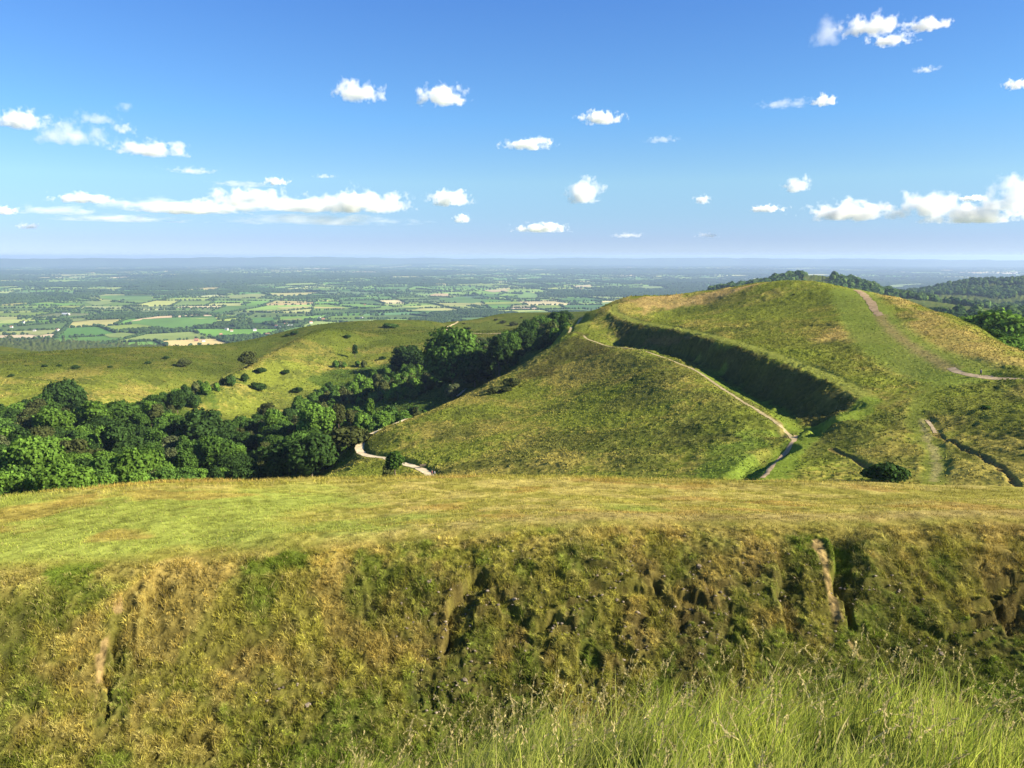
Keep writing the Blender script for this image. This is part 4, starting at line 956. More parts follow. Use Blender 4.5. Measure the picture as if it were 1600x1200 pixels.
# forest on the ridges at the right, one mass of crowns
n = 26000
a_ = rng.uniform(T(11), T(41), n); d_ = np.sqrt(rng.uniform(560**2, 3700**2, n))
X, Y = d_*np.sin(a_), d_*np.cos(a_); Z = base_z(X, Y)
uu2, vv2 = proj(X, Y, Z)
keep = (Z > plain_z(X, Y)+25) & (fbm(X, Y, 260, 3, 98) > -.42) & (fbm(X, Y, 60, 2, 99) > -.75)
keep &= ~((uu2 > 1258) & (uu2 < 1300) & (d_ > 1500) & (d_ < 2300) & (vv2 < 445))
keep &= ~((uu2 > 1545) & (np.abs(vv2-(448+(1600-uu2)*.03)) < 2.4) & (d_ > 2400)) & ~((uu2 > 1520) & (uu2 < 1575) & (np.abs(vv2-470) < 2.2) & (d_ > 1500))
keep &= (rng.random(n) < np.where(d_ < 1500, 1, .75))
X, Y, Z, d_ = X[keep], Y[keep], Z[keep], d_[keep]
# leafy crowns: each a cluster of leaf clumps round a lumpy core
r_c = rng.uniform(4.2, 8.5, len(X)); h_c = r_c*rng.uniform(1.5, 2.1, len(X))
cc = np.array([[.038, .074, .020]])+np.array([[.035, .045, .004]])*(rng.random((len(X), 1))**2)
blobs('forest', np.stack([X, Y, Z], -1), r_c, h_c, M_fol, cc, 1, .14, 'dense dark forest covering the ridges at the right')
nq = np.where(d_ < 1300, 90, 34); idx = np.repeat(np.arange(len(X)), nq)
dd = rng.standard_normal((len(idx), 3)); dd /= np.linalg.norm(dd, axis=1, keepdims=True); dd[:, 2] = np.abs(dd[:, 2])*.95+.05
Pq = np.stack([X[idx]+dd[:, 0]*r_c[idx]*1.0, Y[idx]+dd[:, 1]*r_c[idx]*1.0, Z[idx]+h_c[idx]*(.44+.56*dd[:, 2])], -1)
V, F = leaf_quads(Pq, dd, 1.0, rng)
V = V.astype(np.float32)
fcq = np.repeat(cc[idx]*rng.uniform(.8, 1.9, (len(idx), 1)), 4, 0)
tag(link('forest_foliage', mesh('forest_foliage', V, F, M_fol, fcq, False)), 'leaf masses of the forest on the ridges', kind='stuff')
print('forest', len(X), len(idx))
# ------------------------------------------------------------------ grass and heather as real blades and tufts
def blades(xy, z, h, w, lean, col, seg, r_, name, mat, label, azl=None):
    """curved tapering blades; lean = horizontal reach as a share of the height"""
    n = len(xy); az = r_.uniform(0, 2*math.pi, n) if azl is None else azl; fa = r_.uniform(0, math.pi, n)
    sx, sy = np.cos(fa), np.sin(fa); lx, ly = np.cos(az)*lean, np.sin(az)*lean
    V = np.zeros((n, seg*2+1, 3), np.float32)
    for k in range(seg+1):
        t = k/seg; px = xy[:, 0]+lx*h*t*t; py = xy[:, 1]+ly*h*t*t; pz = z+h*t*(1-.25*lean*t)
        if k < seg:
            ww = w*(1-t)**.6*.5
            V[:, 2*k] = np.stack([px-sx*ww, py-sy*ww, pz], -1); V[:, 2*k+1] = np.stack([px+sx*ww, py+sy*ww, pz], -1)
        else: V[:, 2*seg] = np.stack([px, py, pz], -1)
    m = seg*2+1; F = []
    for k in range(seg-1): F += [(2*k, 2*k+1, 2*k+3), (2*k, 2*k+3, 2*k+2)]
    F.append((2*seg-2, 2*seg-1, 2*seg)); F = np.array(F)
    F = (F[None]+np.arange(n)[:, None, None]*m).reshape(-1, 3)
    C = np.repeat(col[:, None, :], m, 1)*(np.linspace(.75, 1.2, m)[None, :, None])  # darker roots: thatch tone and occlusion painted into the blade colour
    return tag(link(name, mesh(name, V.reshape(-1, 3), F, mat, C.reshape(-1, 3), False)), label, kind='stuff')
M_blade = attr_mat('grass_blade', transl=.5)
M_tuft = attr_mat('turf_tuft', transl=.2)
rg = np.random.default_rng(21)
# tall meadow grass at the photographer's feet
n = 84000
D_ = np.where(rg.random(n) < .15, rg.uniform(6.5, 10.5, n), np.sqrt(rg.uniform(1.3**2, 7.4**2, n))); a_ = rg.uniform(T(-58), T(58), n); X, Y = D_*np.sin(a_), D_*np.cos(a_)
den = fbm(X, Y, .8, 3, 201); k = rg.random(n) < np.clip(.62+den*.9, .1, 1); X, Y, D_, a_ = X[k], Y[k], D_[k], a_[k]; n = len(X)
Z = near_surf(X, Y)-.02
hh = rg.uniform(.14, .50, n)*(1+.45*fbm(X, Y, .9, 2, 202))
cb = np.array([[.340, .420, .055]])+np.array([[.16, .09, .040]])*(rg.random((n, 1))**2.0)
cb = np.where(rg.random((n, 1)) < .10, np.array([[.50, .43, .20]]), cb)*rg.uniform(.6, 1.3, (n, 1))
sel = sst(-.1, .5, fbm(X, Y, 1.6, 2, 203))[:, None]; cb = cb*(1-sel*.35)+np.array([[.36, .36, .11]])*sel*.35
wind = rg.normal(.4, .9, n)
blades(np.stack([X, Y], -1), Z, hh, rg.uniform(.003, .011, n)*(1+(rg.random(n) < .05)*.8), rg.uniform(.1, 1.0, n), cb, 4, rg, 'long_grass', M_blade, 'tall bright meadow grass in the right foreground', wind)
# flowering stalks with seed heads
n = 1100; D_ = np.sqrt(rg.uniform(2.4**2, 7.3**2, n)); a_ = rg.uniform(T(-42), T(42), n); X, Y = D_*np.sin(a_), D_*np.cos(a_); Z = near_surf(X, Y)
hh = rg.uniform(.42, .86, n); V, F, C = [], [], []; off = 0; QP, QC = [], []
for i in range(n):
    az = rg.normal(.2, 1.1); ln = rg.uniform(.12, .75); h = hh[i]
    def pt(t): return np.array([X[i]+math.cos(az)*ln*h*t*t, Y[i]+math.sin(az)*ln*h*t*t, Z[i]+h*t*(1-.3*ln*t*t)])
    v, f = tube([pt(t) for t in (0, .4, .75, 1.0)], [.0015, .0013, .0010, .0006], 3); V += v; F += [tuple(q+off for q in ff) for ff in f]; off += len(v)
    C += [np.array([.26, .28, .08])]*12
    m = int(rg.integers(14, 30)); L0 = rg.uniform(.76, .88); tone = np.array([.50, .42, .19])*rg.uniform(.75, 1.2)
    for t in rg.uniform(L0, 1.0, m):
        p = pt(t)+rg.normal(0, .0035, 3); d = pt(min(t+.05, 1.05))-pt(t); d /= np.linalg.norm(d)+1e-9; d = d+rg.normal(0, .35, 3); d /= np.linalg.norm(d)
        s_ = np.cross(d, rg.normal(0, 1, 3)); s_ /= np.linalg.norm(s_); a = rg.uniform(.006, .013)
        QP += [p-d*a, p+s_*a*.32, p+d*a, p-s_*a*.32]; QC += [tone*rg.uniform(.8, 1.2)]*4
nq_ = len(V); V = V+QP; F = F+[(nq_+4*i, nq_+4*i+1, nq_+4*i+2, nq_+4*i+3) for i in range(len(QP)//4)]; C = C+QC
tag(link('seed_heads', mesh('seed_heads', np.array(V), np.array(F), M_blade, np.array(C), False)), 'pale flowering grass stalks nodding above the meadow grass', kind='stuff')
# short turf and tussocks on the bank and the flat top
n = 380000
D_ = rg.uniform(20.5, 52, n); a_ = rg.uniform(T(-40), T(40), n); X, Y = D_*np.sin(a_), D_*np.cos(a_)
Z, cg, bank, top, nearm, hole, rocky, sm, ld, cd = near_surf(X, Y, True)
arc = a_*31; tus = fbm(arc, D_, .5, 3, 205)
trr = near_detail(X, Y, Z*0, a_, D_)[8]; p = np.where(D_ < ld, .95-.55*(rocky > .3)*(trr < -.5), .75)*(1-sm)*(1-.0*hole)*np.clip(.75+.9*tus, .15, 1)
k = rg.random(n) < p; X, Y, Z, D_, cg, tus = X[k], Y[k], Z[k], D_[k], cg[k], tus[k]; on = (D_ < ld[k]); hl = (D_ > cd[k]-1.5); n = len(X)
hh = np.where(on, rg.uniform(.07, .26, n)*(1+.9*np.clip(tus, -.5, 1)), rg.uniform(.04, .15, n)); hh = np.where(hl, rg.uniform(.08, .30, n), hh)
cc = cg*rg.uniform(.65, 1.55, (n, 1))*np.array([[1.05, 1.05, .9]]); cc = np.where(rg.random((n, 1)) < .08, np.array([[.33, .27, .12]]), cc)
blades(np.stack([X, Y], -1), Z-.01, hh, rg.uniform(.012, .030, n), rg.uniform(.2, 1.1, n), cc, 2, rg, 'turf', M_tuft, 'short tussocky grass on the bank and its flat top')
# tussocks: rings of drooping blades, closely packed over the bank
n = 18000; D_ = rg.uniform(20.5, 40, n); a_ = rg.uniform(T(-40), T(40), n); X, Y = D_*np.sin(a_), D_*np.cos(a_)
Z, cg, bank, top, nearm, hole, rocky, sm, ld, cd = near_surf(X, Y, True); arc = a_*31
nt_ = near_detail(X, Y, Z*0, a_, D_); terr_ = nt_[8]; ntt = nt_[5]
k = (D_ < ld+.3) & (rg.random(n) < np.where((rocky > .35) & (terr_ < -.5), .22, 1.0)*(1-sm)*np.clip(.8+1.2*ntt, .2, 1))
X, Y, D_, a_, cg, ld, arc, rocky = X[k], Y[k], D_[k], a_[k], cg[k], ld[k], arc[k], rocky[k]; n = len(X)
NB = 34; tr_ = rg.uniform(.055, .155, n)*(1-.3*rocky)*(1+.5*fbm(arc, D_, 3, 2, 207)); tone = cg*rg.uniform(.7, 1.45, (n, 1))
strw = rg.random((n, 1)) < (.16+.25*sst(-.2, .5, fbm(arc, D_, 2.5, 3, 208)))[:, None]; tone = np.where(strw, tone*.35+np.array([[.230, .200, .070]])*.65, tone)
idx = np.repeat(np.arange(n), NB); m_ = len(idx); az = rg.uniform(0, 6.2832, m_); ro = rg.random(m_)**.6*tr_[idx]
bx_, by_ = X[idx]+np.cos(az)*ro, Y[idx]+np.sin(az)*ro; bz_ = near_surf(bx_, by_)
hh = tr_[idx]*rg.uniform(.7, 1.9, m_)*(1.1-.5*ro/tr_[idx])+.03
dx_, dy_ = np.cos(az)*.8-np.sin(a_[idx])*.45, np.sin(az)*.8-np.cos(a_[idx])*.45
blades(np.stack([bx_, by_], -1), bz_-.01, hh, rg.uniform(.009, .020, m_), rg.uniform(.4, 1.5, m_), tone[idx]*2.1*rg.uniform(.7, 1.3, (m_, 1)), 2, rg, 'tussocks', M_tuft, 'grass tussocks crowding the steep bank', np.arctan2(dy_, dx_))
# heather and tussocks on the hills
def hill_tufts(n, d0, d1, size, name, a0, a1, label):
    D_ = np.exp(rg.uniform(math.log(d0), math.log(d1), n)*.35+.65*np.log(np.sqrt(rg.uniform(d0**2, d1**2, n)))); a_ = rg.uniform(T(a0), T(a1), n); X, Y = D_*np.sin(a_), D_*np.cos(a_)
    z0 = base_z(X, Y); Z, gm, smoothm, lump, tus, big, rid = mid_detail(X, Y, z0, D_)
    c = hill_cols(X, Y, D_, gm, lump, tus, big)
    k = (rg.random(n) < (1-smoothm)*np.clip(.55+.7*tus+.5*lump, .08, 1)); X, Y, Z, c = X[k], Y[k], Z[k], c[k]; n = len(X)
    s = size*rg.uniform(.6, 1.5, n)
    c = c*rg.uniform(.8, 1.28, (n, 1))
    return blades(np.stack([X, Y], -1), Z-.03, s, s*rg.uniform(.7, 1.6, n), rg.uniform(.1, .9, n), c, 2, rg, name, M_tuft, label)
hill_tufts(360000, 118, 470, .27, 'heather', -16, 41, 'tussocks and heather roughening the middle hill and its slopes')
hill_tufts(110000, 400, 960, .62, 'hill_grass', -42, 14, 'rough grass on the far spur and ridge')

# stones lying in the bare patches of the bank
n = 5000; D_ = rg.uniform(25, 35, n); a_ = rg.uniform(T(-20), T(38), n); X, Y = D_*np.sin(a_), D_*np.cos(a_)
Z, cg, bank, top, nearm, hole, rocky, sm, ld, cd = near_surf(X, Y, True); k = rg.random(n) < rocky*.55; X, Y, Z = X[k], Y[k], Z[k]; n = len(X)
rr = rg.uniform(.02, .07, n)*(1+(rg.random(n) < .06)*.9)
blobs('stones', np.stack([X, Y, Z], -1), rr, rr*1.2, M_path, np.array([[.20, .165, .12]]), 0, .25, 'small stones weathering out of the bank')
# ------------------------------------------------------------------ houses of the vale
M_wall = plain_mat('white_render', (.78, .75, .68), .6, .8); M_brick = plain_mat('red_brick', (.34, .17, .11), .8, .9)
M_slate = plain_mat('slate', (.16, .16, .18), .7, .7); M_tile = plain_mat('clay_tile', (.36, .18, .11), .7, .85); M_sheet = plain_mat('barn_sheet', (.62, .63, .64), .3, .6); M_glass = plain_mat('window_glass', (.05, .06, .08), None, .2)
def box(x0, x1, y0, y1, z0, z1):
    V = [(x, y, z) for x in (x0, x1) for y in (y0, y1) for z in (z0, z1)]
    return V, [(0, 1, 3, 2), (4, 6, 7, 5), (0, 4, 5, 1), (2, 3, 7, 6), (0, 2, 6, 4), (1, 5, 7, 3)]
def boxes(name, L, mat):
    V, F = [], []
    for b in L:
        v, f = box(*b); F += [tuple(q+len(V) for q in ff) for ff in f]; V += v
    return mesh(name, np.array(V), np.array(F), mat, None, False)
def house_meshes(L, Wd, H, R):
    w = bpy.data.meshes.new('wall'); l, d = L/2, Wd/2
    V = [(-l, -d, -2), (l, -d, -2), (l, d, -2), (-l, d, -2), (-l, -d, H), (l, -d, H), (l, d, H), (-l, d, H), (-l, 0, H+R), (l, 0, H+R)]
    w.from_pydata(V, [], [(0, 1, 5, 4), (2, 3, 7, 6), (1, 2, 6, 9, 5), (3, 0, 4, 8, 7)]); e = .5; t = .25
    r = bpy.data.meshes.new('roof'); s = R/d
    V = [(-l-e, -d-e, H-e*s+.05), (l+e, -d-e, H-e*s+.05), (l+e, 0, H+R+.05), (-l-e, 0, H+R+.05), (-l-e, d+e, H-e*s+.05), (l+e, d+e, H-e*s+.05)]
    V += [(a, b, c+t) for a, b, c in V]
    r.from_pydata(V, [], [(0, 3, 2, 1), (3, 4, 5, 2), (6, 7, 8, 9), (9, 8, 11, 10), (0, 1, 7, 6), (4, 10, 11, 5), (1, 2, 8, 7), (2, 5, 11, 8), (0, 6, 9, 3), (3, 9, 10, 4)])
    w.materials.append(None); r.materials.append(None)
    win = boxes('window', [(x-.6, x+.6, sgn*d-.05, sgn*d+.05, z, z+1.3) for sgn in (-1, 1) for x in np.linspace(-l*.65, l*.65, 3) for z in (.9, 3.4) if z+1.5 < H+.6], M_glass)
    ch = boxes('chimney', [(l*.6-.5, l*.6+.5, -.45, .45, H+R*.5, H+R+1.4)], M_brick)
    return w, r, win, ch
HM = {'house': house_meshes(13, 8, 5.2, 3.4), 'cottage': house_meshes(10, 6.5, 4.2, 3.0), 'barn': house_meshes(34, 16, 6, 3)}
HOUSES = [('barn', 'w', 's', 442, 513, 'long white barn in the village beyond the spur skyline'), ('barn', 'w', 's', 455, 511, 'white barn at the right end of the village beyond the spur'), ('house', 'w', 't', 432, 511, 'white house left of the long white village barn'), ('house', 'b', 't', 447, 508, 'brick house behind the long white village barn'),
 ('house', 'b', 't', 418, 524, 'brick house just over the skyline left of the round bush'), ('cottage', 'b', 't', 426, 507, 'small brick cottage at the back of the village'), ('house', 'w', 's', 354, 516, 'white house among trees left of the village'), ('cottage', 'w', 't', 362, 518, 'white cottage right of the white house among trees'),
 ('house', 'w', 's', 398, 517, 'white house in the hedges just left of the village'), ('cottage', 'b', 't', 345, 524, 'brick cottage low among trees left of the village'), ('cottage', 'w', 's', 318, 534, 'white cottage just above the ridge skyline'), ('house', 'b', 't', 307, 533, 'brick house just above the ridge skyline'),
 ('barn', 'w', 's', 68, 544, 'bright white barn just above the ridge at the left'), ('house', 'w', 't', 90, 517, 'lone white house in dark trees at the left'), ('cottage', 'w', 's', 54, 518, 'white cottage left of the lone white house'), ('cottage', 'w', 't', 18, 512, 'white cottage near the left edge of the vale'),
 ('barn', 'w', 's', 103, 492, 'long white farm building in the left of the vale'), ('barn', 'w', 's', 56, 462, 'white barn far out at the left'), ('house', 'w', 's', 83, 462, 'white house right of the far left barn'), ('house', 'w', 's', 37, 505, 'white house on a pale field at the left'),
 ('barn', 'w', 's', 402, 456, 'white barn beside a pale field far beyond the village'), ('house', 'w', 's', 499, 498, 'white house in trees right of the village'), ('house', 'b', 't', 505, 500, 'brick house in trees right of the village'), ('house', 'w', 't', 486, 505, 'white house near the skyline right of the village'),
 ('house', 'w', 's', 565, 498, 'white house touching the top of the grassy spur'), ('cottage', 'b', 't', 570, 477, 'brick cottage in the hedges above the spur top'), ('barn', 'w', 's', 268, 445, 'white barn far out left of centre'), ('house', 'w', 's', 256, 448, 'white house left of the far barn'),
 ('barn', 'w', 's', 670, 417, 'bright white shed far out near the horizon'), ('house', 'w', 's', 832, 446, 'white house in the middle distance right of centre'), ('cottage', 'w', 's', 890, 474, 'white cottage in the woods left of the middle hill'), ('house', 'b', 't', 908, 452, 'brick house in the middle distance left of the middle hill'),
 ('barn', 'w', 's', 1510, 424, 'long white shed far out at the right'), ('barn', 'w', 's', 1590, 426, 'white shed far out at the right edge'), ('house', 'w', 's', 1470, 428, 'white house far out at the right')]
for kind_, wm, rm, u, v, lab in HOUSES:
    p = pat(u, v); nm = 'barn' if kind_ == 'barn' else 'house'
    e = bpy.data.objects.new(nm, None); COL.objects.link(e); e.location = (p[0], p[1], float(plain_z(p[0], p[1]))+.4); e.rotation_euler = (0, 0, random.uniform(-.6, .6))
    w_, r_, wi, ch = HM[kind_]
    o = link('wall', w_, e); o.material_slots[0].link = 'OBJECT'; o.material_slots[0].material = M_wall if wm == 'w' else M_brick
    ro = link('roof', r_, e); ro.material_slots[0].link = 'OBJECT'; ro.material_slots[0].material = {'s': M_sheet if kind_ == 'barn' else M_slate, 't': M_tile}[rm]
    if kind_ != 'barn': link('chimney', ch, ro); link('window', wi, e)
    sc_ = 1.0 if p[1] < 6000 else 2.0
    tag(e, lab, nm, 'houses and farm buildings in the vale')

# ------------------------------------------------------------------ bench beside the gravel path
def zat(x, y): return float(surf_z(np.array([x]), np.array([y]))[0])
M_wood = plain_mat('bench_wood', (.10, .075, .05), 6, .8)
bp = xyz(661, 727, 207)[:2]
e = bpy.data.objects.new('park_bench', None); COL.objects.link(e); e.location = (bp[0], bp[1], zat(*bp)); e.rotation_euler = (0, 0, .5)
link('seat', boxes('seat', [(-.9, .9, y0, y0+.11, .44, .48) for y0 in (-.24, -.11, .02, .15)], M_wood), e)
link('backrest', boxes('backrest', [(-.9, .9, .27, .30, z0, z0+.1) for z0 in (.56, .70, .84)], M_wood), e)
for x in (-.82, .74):
    link('leg', boxes('leg', [(x, x+.08, -.24, -.16, -.3, .44), (x, x+.08, .20, .27, -.3, .95), (x, x+.08, -.16, .20, .38, .44), (x, x+.08, -.24, .2, .62, .66)], M_wood), e)
tag(e, 'dark wooden bench on the slope above the gravel path', 'bench')

# ------------------------------------------------------------------ walkers
M_skin = plain_mat('skin', (.55, .36, .27), None, .6)
def skin_mesh(name, verts, edges, rad, mat):
    me = bpy.data.meshes.new(name); me.from_pydata(verts, edges, [])
    o = bpy.data.objects.new(name, me); COL.objects.link(o)
    md = o.modifiers.new('s', 'SKIN'); sd_ = me.skin_vertices[0].data
    for i, r in enumerate(rad): sd_[i].radius = (r, r)
    sd_[0].use_root = True; m2 = o.modifiers.new('u', 'SUBSURF'); m2.levels = 1; m2.render_levels = 1
    dg = bpy.context.evaluated_depsgraph_get(); dg.update(); me2 = bpy.data.meshes.new_from_object(o.evaluated_get(dg)); bpy.data.objects.remove(o); me2.materials.clear(); me2.materials.append(mat); me2.name = name
    for p_ in me2.polygons: p_.use_smooth = True
    return me2
def person(xy, rot, jacket, trousers, label, st=.22):
    J = dict(pel=(0, 0, .95), chest=(0, .02, 1.30), neck=(0, .01, 1.49), head=(0, -.02, 1.60), top=(0, -.01, 1.72), sl=(-.17, .01, 1.42), sr=(.17, .01, 1.42), el=(-.24, .10, 1.15), er=(.24, -.06, 1.14), hl=(-.22, -.02, .92), hr=(.23, -.20, .97),
             fl=(-.23, -.05, .84), fr=(.22, -.24, .90), pl=(-.09, 0, .90), pr=(.09, 0, .90), kl=(-.10, -st*.7, .52), kr=(.10, st*.3, .50), al=(-.10, -st, .09), ar=(.10, st*1.1, .14), tl=(-.10, -st-.16, .03), tr=(.10, st, .03))
    ks = list(J); E = [('pel', 'chest'), ('chest', 'neck'), ('neck', 'head'), ('head', 'top'), ('chest', 'sl'), ('chest', 'sr'), ('sl', 'el'), ('sr', 'er'), ('el', 'hl'), ('er', 'hr'), ('hl', 'fl'), ('hr', 'fr'), ('pel', 'pl'), ('pel', 'pr'), ('pl', 'kl'), ('pr', 'kr'), ('kl', 'al'), ('kr', 'ar'), ('al', 'tl'), ('ar', 'tr')]
    R = dict(pel=.13, chest=.14, neck=.055, head=.09, top=.06, sl=.06, sr=.06, el=.042, er=.042, hl=.03, hr=.03, fl=.025, fr=.025, pl=.09, pr=.09, kl=.06, kr=.06, al=.04, ar=.04, tl=.035, tr=.035)
    body = skin_mesh('person', [J[k] for k in ks], [(ks.index(a), ks.index(b)) for a, b in E], [R[k] for k in ks], M_skin)
    o = link('person', body, None, (xy[0], xy[1], zat(*xy)+.06)); o.rotation_euler = (0, 0, rot)
    def part(name, keys, grow, mat):
        kk = [k for k in ks if k in keys]; ee = [(kk.index(a), kk.index(b)) for a, b in E if a in kk and b in kk]
        link(name, skin_mesh(name, [J[k] for k in kk], ee, [R[k]+grow for k in kk], mat), o)
    part('jacket', ('pel', 'chest', 'sl', 'sr', 'el', 'er', 'hl', 'hr'), .02, plain_mat('jacket', jacket)); part('trousers', ('pel', 'pl', 'pr', 'kl', 'kr', 'al', 'ar'), .015, plain_mat('trousers', trousers))
    part('hair', ('head', 'top'), .012, plain_mat('hair', (.05, .03, .02)))
    return tag(o, label, 'person', 'walkers on the hill paths')
person(xyz(899, 506, 406)[:2], .4, (.05, .06, .10), (.03, .03, .04), 'walker in dark clothes climbing the thin path at the end of the outer bank')
person(xyz(1181, 445, 421)[:2], 1.2, (.05, .05, .06), (.04, .04, .05), 'walker in dark clothes on the skyline of the middle hill')
person(xyz(675, 746, 192.5)[:2], 2.6, (.45, .12, .10), (.05, .06, .10), 'walker in a red top on the gravel path just above the grass crest')
person(xyz(679, 746, 191.5)[:2], 2.6, (.40, .42, .46), (.06, .06, .07), 'walker in a pale grey top beside the one in red on the gravel path')
person(at(1532, 588, dmin=100), 2.0, (.06, .08, .16), (.05, .05, .05), 'walker in a navy top on the pale path over the saddle at the right')
# ------------------------------------------------------------------ clouds: volumes of droplets high above the vale
def cloud_mat(seed, dens, sc, thr, soft, amp):
    m, nt, N, L = nodes('cloud_vapour')
    tc = N.new('ShaderNodeTexCoord')
    # object space runs -1..1 in every direction
    ln = N.new('ShaderNodeVectorMath'); ln.operation = 'LENGTH'; L.new(tc.outputs['Object'], ln.inputs[0])
    mp = N.new('ShaderNodeMapping'); mp.inputs['Location'].default_value = (seed*3.7, seed*1.3, seed*2.1); mp.inputs['Scale'].default_value = sc
    L.new(tc.outputs['Object'], mp.inputs[0])
    n = N.new('ShaderNodeTexNoise'); n.inputs['Scale'].default_value = 1; n.inputs['Detail'].default_value = 7; n.inputs['Roughness'].default_value = .62
    L.new(mp.outputs[0], n.inputs['Vector'])
    # density = noise - distance from the middle, with a flat underside
    def M(op, x, y, z=None):
        q = N.new('ShaderNodeMath'); q.operation = op
        for i, val in enumerate((x, y, z)):
            if val is None: continue
            if isinstance(val, (int, float)): q.inputs[i].default_value = val
            else: L.new(val, q.inputs[i])
        return q.outputs[0]
    sx = N.new('ShaderNodeSeparateXYZ'); L.new(tc.outputs['Object'], sx.inputs[0])
    low = M('MAXIMUM', M('MULTIPLY_ADD', sx.outputs['Z'], -1.0, -.30), 0.0)
    nz = M('MULTIPLY_ADD', n.outputs['Fac'], amp, -.5*amp)
    b_ = M('SUBTRACT', M('ADD', nz, M('MULTIPLY_ADD', ln.outputs['Value'], -1.0, thr)), M('MULTIPLY', low, 2.2))
    r = N.new('ShaderNodeMapRange'); r.inputs[1].default_value = 0; r.inputs[2].default_value = soft; r.inputs[3].default_value = 0; r.inputs[4].default_value = dens
    L.new(b_, r.inputs[0])
    v = N.new('ShaderNodeVolumeScatter'); v.inputs['Color'].default_value = (1, 1, 1, 1); v.inputs['Anisotropy'].default_value = .0; L.new(r.outputs[0], v.inputs['Density'])
    o = N.new('ShaderNodeOutputMaterial'); L.new(v.outputs[0], o.inputs['Volume']); return m
V0, F0 = ico(2)
CL = [(255, 322, 300, 20, .45, 'long thin low layer running through the left cloud bank'), (450, 322, 260, 26, .7, 'wide layer joining the left shoulder to the bright towers'), (90, 330, 150, 14, .3, 'faint low layer between the edge puff and the flat bright cloud'),
 # u, v, width px, height px, density factor, look
 (30, 188, 86, 28, .8, 'rounded white cloud cut by the left edge'), (110, 212, 130, 34, .35, 'faint lilac grey cloud between the left edge cloud and the long one'), (150, 186, 70, 20, .2, 'thin smoky shred over the lilac grey cloud'),
 (235, 233, 120, 28, .6, 'long flat based white cloud right of the lilac grey one'), (192, 202, 36, 18, .5, 'small puff above the long flat based cloud'), (195, 168, 30, 18, .15, 'barely visible wisp at the top of the left group'),
 (300, 267, 80, 13, .35, 'thin dull streak under the long flat based cloud'), (430, 284, 46, 14, .8, 'small bright cloud above the main bank'), (380, 288, 110, 12, .2, 'faint streak left of the small bright cloud'),
 (130, 311, 90, 17, .8, 'flat bright cloud at the left end of the main bank'), (395, 310, 150, 34, .75, 'left shoulder of the main cloud bank'), (570, 318, 180, 44, 1.1, 'tall bright towers at the right end of the main cloud bank'), (300, 326, 190, 24, .8, 'low bright bank under the left shoulder'),
 (190, 342, 210, 14, .35, 'pale low streak under the left end of the main bank'), (500, 345, 330, 22, .3, 'wide grey underside below the main cloud bank'), (8, 330, 40, 14, 1, 'small white cloud low at the left edge'), (45, 354, 36, 10, .5, 'tiny pale cloud just above the haze at the left'),
 (705, 312, 84, 30, .9, 'broken white cloud right of the main bank'), (722, 342, 34, 18, .9, 'little puff below the broken white cloud'), (560, 146, 84, 32, .8, 'soft cloud with a wispy left end high left of centre'), (696, 151, 96, 34, 1, 'solid oval cloud high in the middle'),
 (938, 185, 80, 22, 1, 'comma shaped cloud with a bright left head'), (828, 226, 92, 22, .8, 'flat cloud below and left of the comma shaped one'), (912, 303, 70, 44, 1.3, 'dense blocky cloud right of centre'), (848, 357, 96, 20, 1.2, 'low loaf shaped cloud below the dense blocky one'),
 (508, 276, 40, 8, .25, 'faint dash above the main bank towers'), (1035, 219, 60, 12, .2, 'faint double dash right of the flat cloud'), (1096, 313, 26, 17, 1, 'tiny round cloud left of the heart shaped one'), (1246, 290, 46, 28, 1.2, 'small heart shaped cloud'),
 (1288, 158, 40, 18, 1, 'small bright cloud with a faint trail to its left'), (1228, 163, 90, 15, .22, 'faint trail left of the small bright cloud'), (1290, 56, 50, 44, .5, 'ragged curl at the left of the highest group'), (1365, 41, 100, 28, .8, 'bright ragged middle of the highest group'), (1450, 40, 66, 17, .8, 'tapering wisp at the right of the highest group'),
 (1390, 64, 70, 16, .7, 'low tail under the highest group'), (1446, 109, 40, 10, .3, 'tiny faint dash below the highest group'), (1590, 133, 36, 14, .9, 'small cloud cut by the right edge'), (1200, 327, 60, 14, .9, 'small low puffs left of the right hand bank'),
 (1330, 333, 150, 34, 1, 'lumpy low bank right of the small puffs'), (1455, 322, 80, 46, 1.2, 'domed cloud in the middle of the right hand bank'), (1520, 336, 170, 34, 1.1, 'broad white base of the right hand bank'), (1590, 308, 80, 54, 1.2, 'tall cloud of the right hand bank cut by the right edge'),
 (1520, 310, 40, 12, .8, 'short cap above the broad white base'), (980, 368, 60, 10, .3, 'faint low dash above the haze in the middle'), (1105, 368, 40, 10, .3, 'faint low dash above the haze right of the middle')]
for i, (u, v, wp, hp, dn, lab) in enumerate(CL):
    a_, t_ = ray(u, v+hp*.3); D_ = min(17000, 950/float(t_)); s = D_/1212*math.sqrt(1+float(t_)**2)
    rx, rz = wp*s*.71, hp*s*.84; ry = min(rx, rz*2.2)
    asp = wp/hp
    mt = cloud_mat(i+1, dn*3.0/rz, (1.5*min(asp, 3.6), 2.0, 1.7), .50, .42 if dn > .5 else .7, 2.1)
    a2, t2 = ray(u, v)
    o = link('cloud', mesh('cloud', V0*1.02, F0, mt), None, (D_*math.sin(a2), D_*math.cos(a2), D_*float(t2)))
    o.scale = (rx, ry, rz); o.rotation_euler = (0, 0, -float(a2))
    tag(o, lab, 'cloud', 'clouds over the vale')
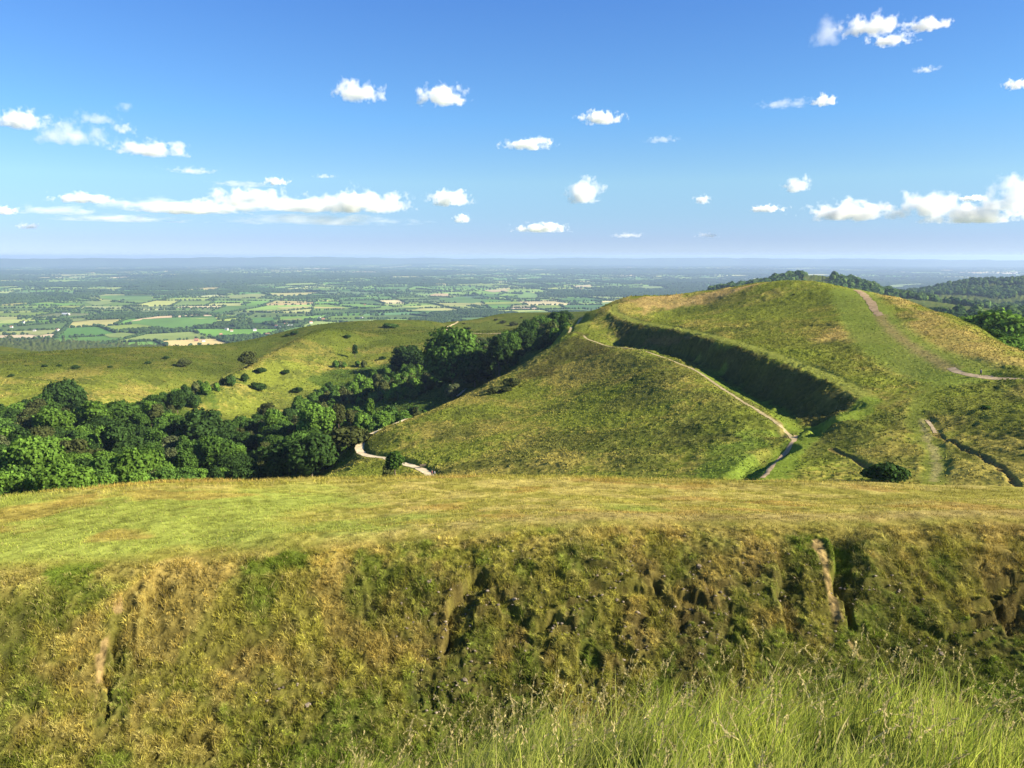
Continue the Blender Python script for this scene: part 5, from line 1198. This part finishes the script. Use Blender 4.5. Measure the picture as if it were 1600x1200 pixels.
# ------------------------------------------------------------------ light, sky, camera
SUN_EL, SUN_AZ = T(28), T(105)         # azimuth from the view direction (+Y) towards +X
L = bpy.data.lights.new('sun', 'SUN'); L.energy = 5.0; L.angle = T(.53); L.color = (1.0, .89, .70)
so = bpy.data.objects.new('sun', L); COL.objects.link(so)
sd = np.array([math.sin(SUN_AZ)*math.cos(SUN_EL), math.cos(SUN_AZ)*math.cos(SUN_EL), math.sin(SUN_EL)])
from mathutils import Vector
so.rotation_euler = Vector(sd).to_track_quat('Z', 'Y').to_euler()
W = bpy.data.worlds.new('World'); scene.world = W; W.use_nodes = True
N = W.node_tree.nodes; K = W.node_tree.links; N.clear()
st = N.new('ShaderNodeTexSky'); st.sky_type = 'NISHITA'; st.sun_disc = False; st.sun_elevation = SUN_EL; st.sun_rotation = SUN_AZ
st.altitude = 500; st.air_density = .45; st.dust_density = 0; st.ozone_density = 6.0
bg = N.new('ShaderNodeBackground'); bg.inputs['Strength'].default_value = .074
wo = N.new('ShaderNodeOutputWorld'); 
gm_ = N.new('ShaderNodeGamma'); gm_.inputs[1].default_value = .75; K.new(st.outputs[0], gm_.inputs[0])
tc = N.new('ShaderNodeTexCoord'); sx = N.new('ShaderNodeSeparateXYZ'); K.new(tc.outputs['Generated'], sx.inputs[0])
cr = N.new('ShaderNodeValToRGB'); K.new(sx.outputs['Z'], cr.inputs[0])
_st = [(0.0, (1.10, .98, .98)), (.02, (1.10, .98, .98)), (.05, (1.26, 1.24, 1.08)), (.09, (1.55, 1.60, 1.27)), (.163, (1.20, 1.66, 1.68)), (.31, (.9, 1.41, 1.9)), (1.0, (.85, 1.35, 1.9))]
while len(cr.color_ramp.elements) < len(_st): cr.color_ramp.elements.new(.5)
for e, (p_, c_) in zip(cr.color_ramp.elements, _st): e.position = p_; e.color = (*[q/2 for q in c_], 1)
mu = N.new('ShaderNodeMix'); mu.data_type = 'RGBA'; mu.blend_type = 'MULTIPLY'; mu.inputs[0].default_value = 1; mu.clamp_result = False
K.new(gm_.outputs[0], mu.inputs[6]); K.new(cr.outputs[0], mu.inputs[7])
m2_ = N.new('ShaderNodeVectorMath'); m2_.operation = 'SCALE'; m2_.inputs['Scale'].default_value = 2; K.new(mu.outputs[2], m2_.inputs[0]); K.new(m2_.outputs[0], bg.inputs[0]); K.new(bg.outputs[0], wo.inputs[0])
cam = bpy.data.cameras.new('camera'); cam.sensor_width = 36; cam.lens = 36*FPX/1600; cam.clip_start = .1; cam.clip_end = 120000
co = bpy.data.objects.new('camera', cam); COL.objects.link(co); co.rotation_euler = (T(90)-PITCH, 0, 0); scene.camera = co
scene.view_settings.view_transform = 'Standard'; scene.view_settings.look = 'None'; scene.view_settings.exposure = 1.47; scene.view_settings.gamma = 1
scene.cycles.max_bounces = 6; scene.cycles.diffuse_bounces = 2; scene.cycles.transmission_bounces = 3; scene.cycles.transparent_max_bounces = 12; scene.cycles.volume_bounces = 6
scene.cycles.use_denoising = True
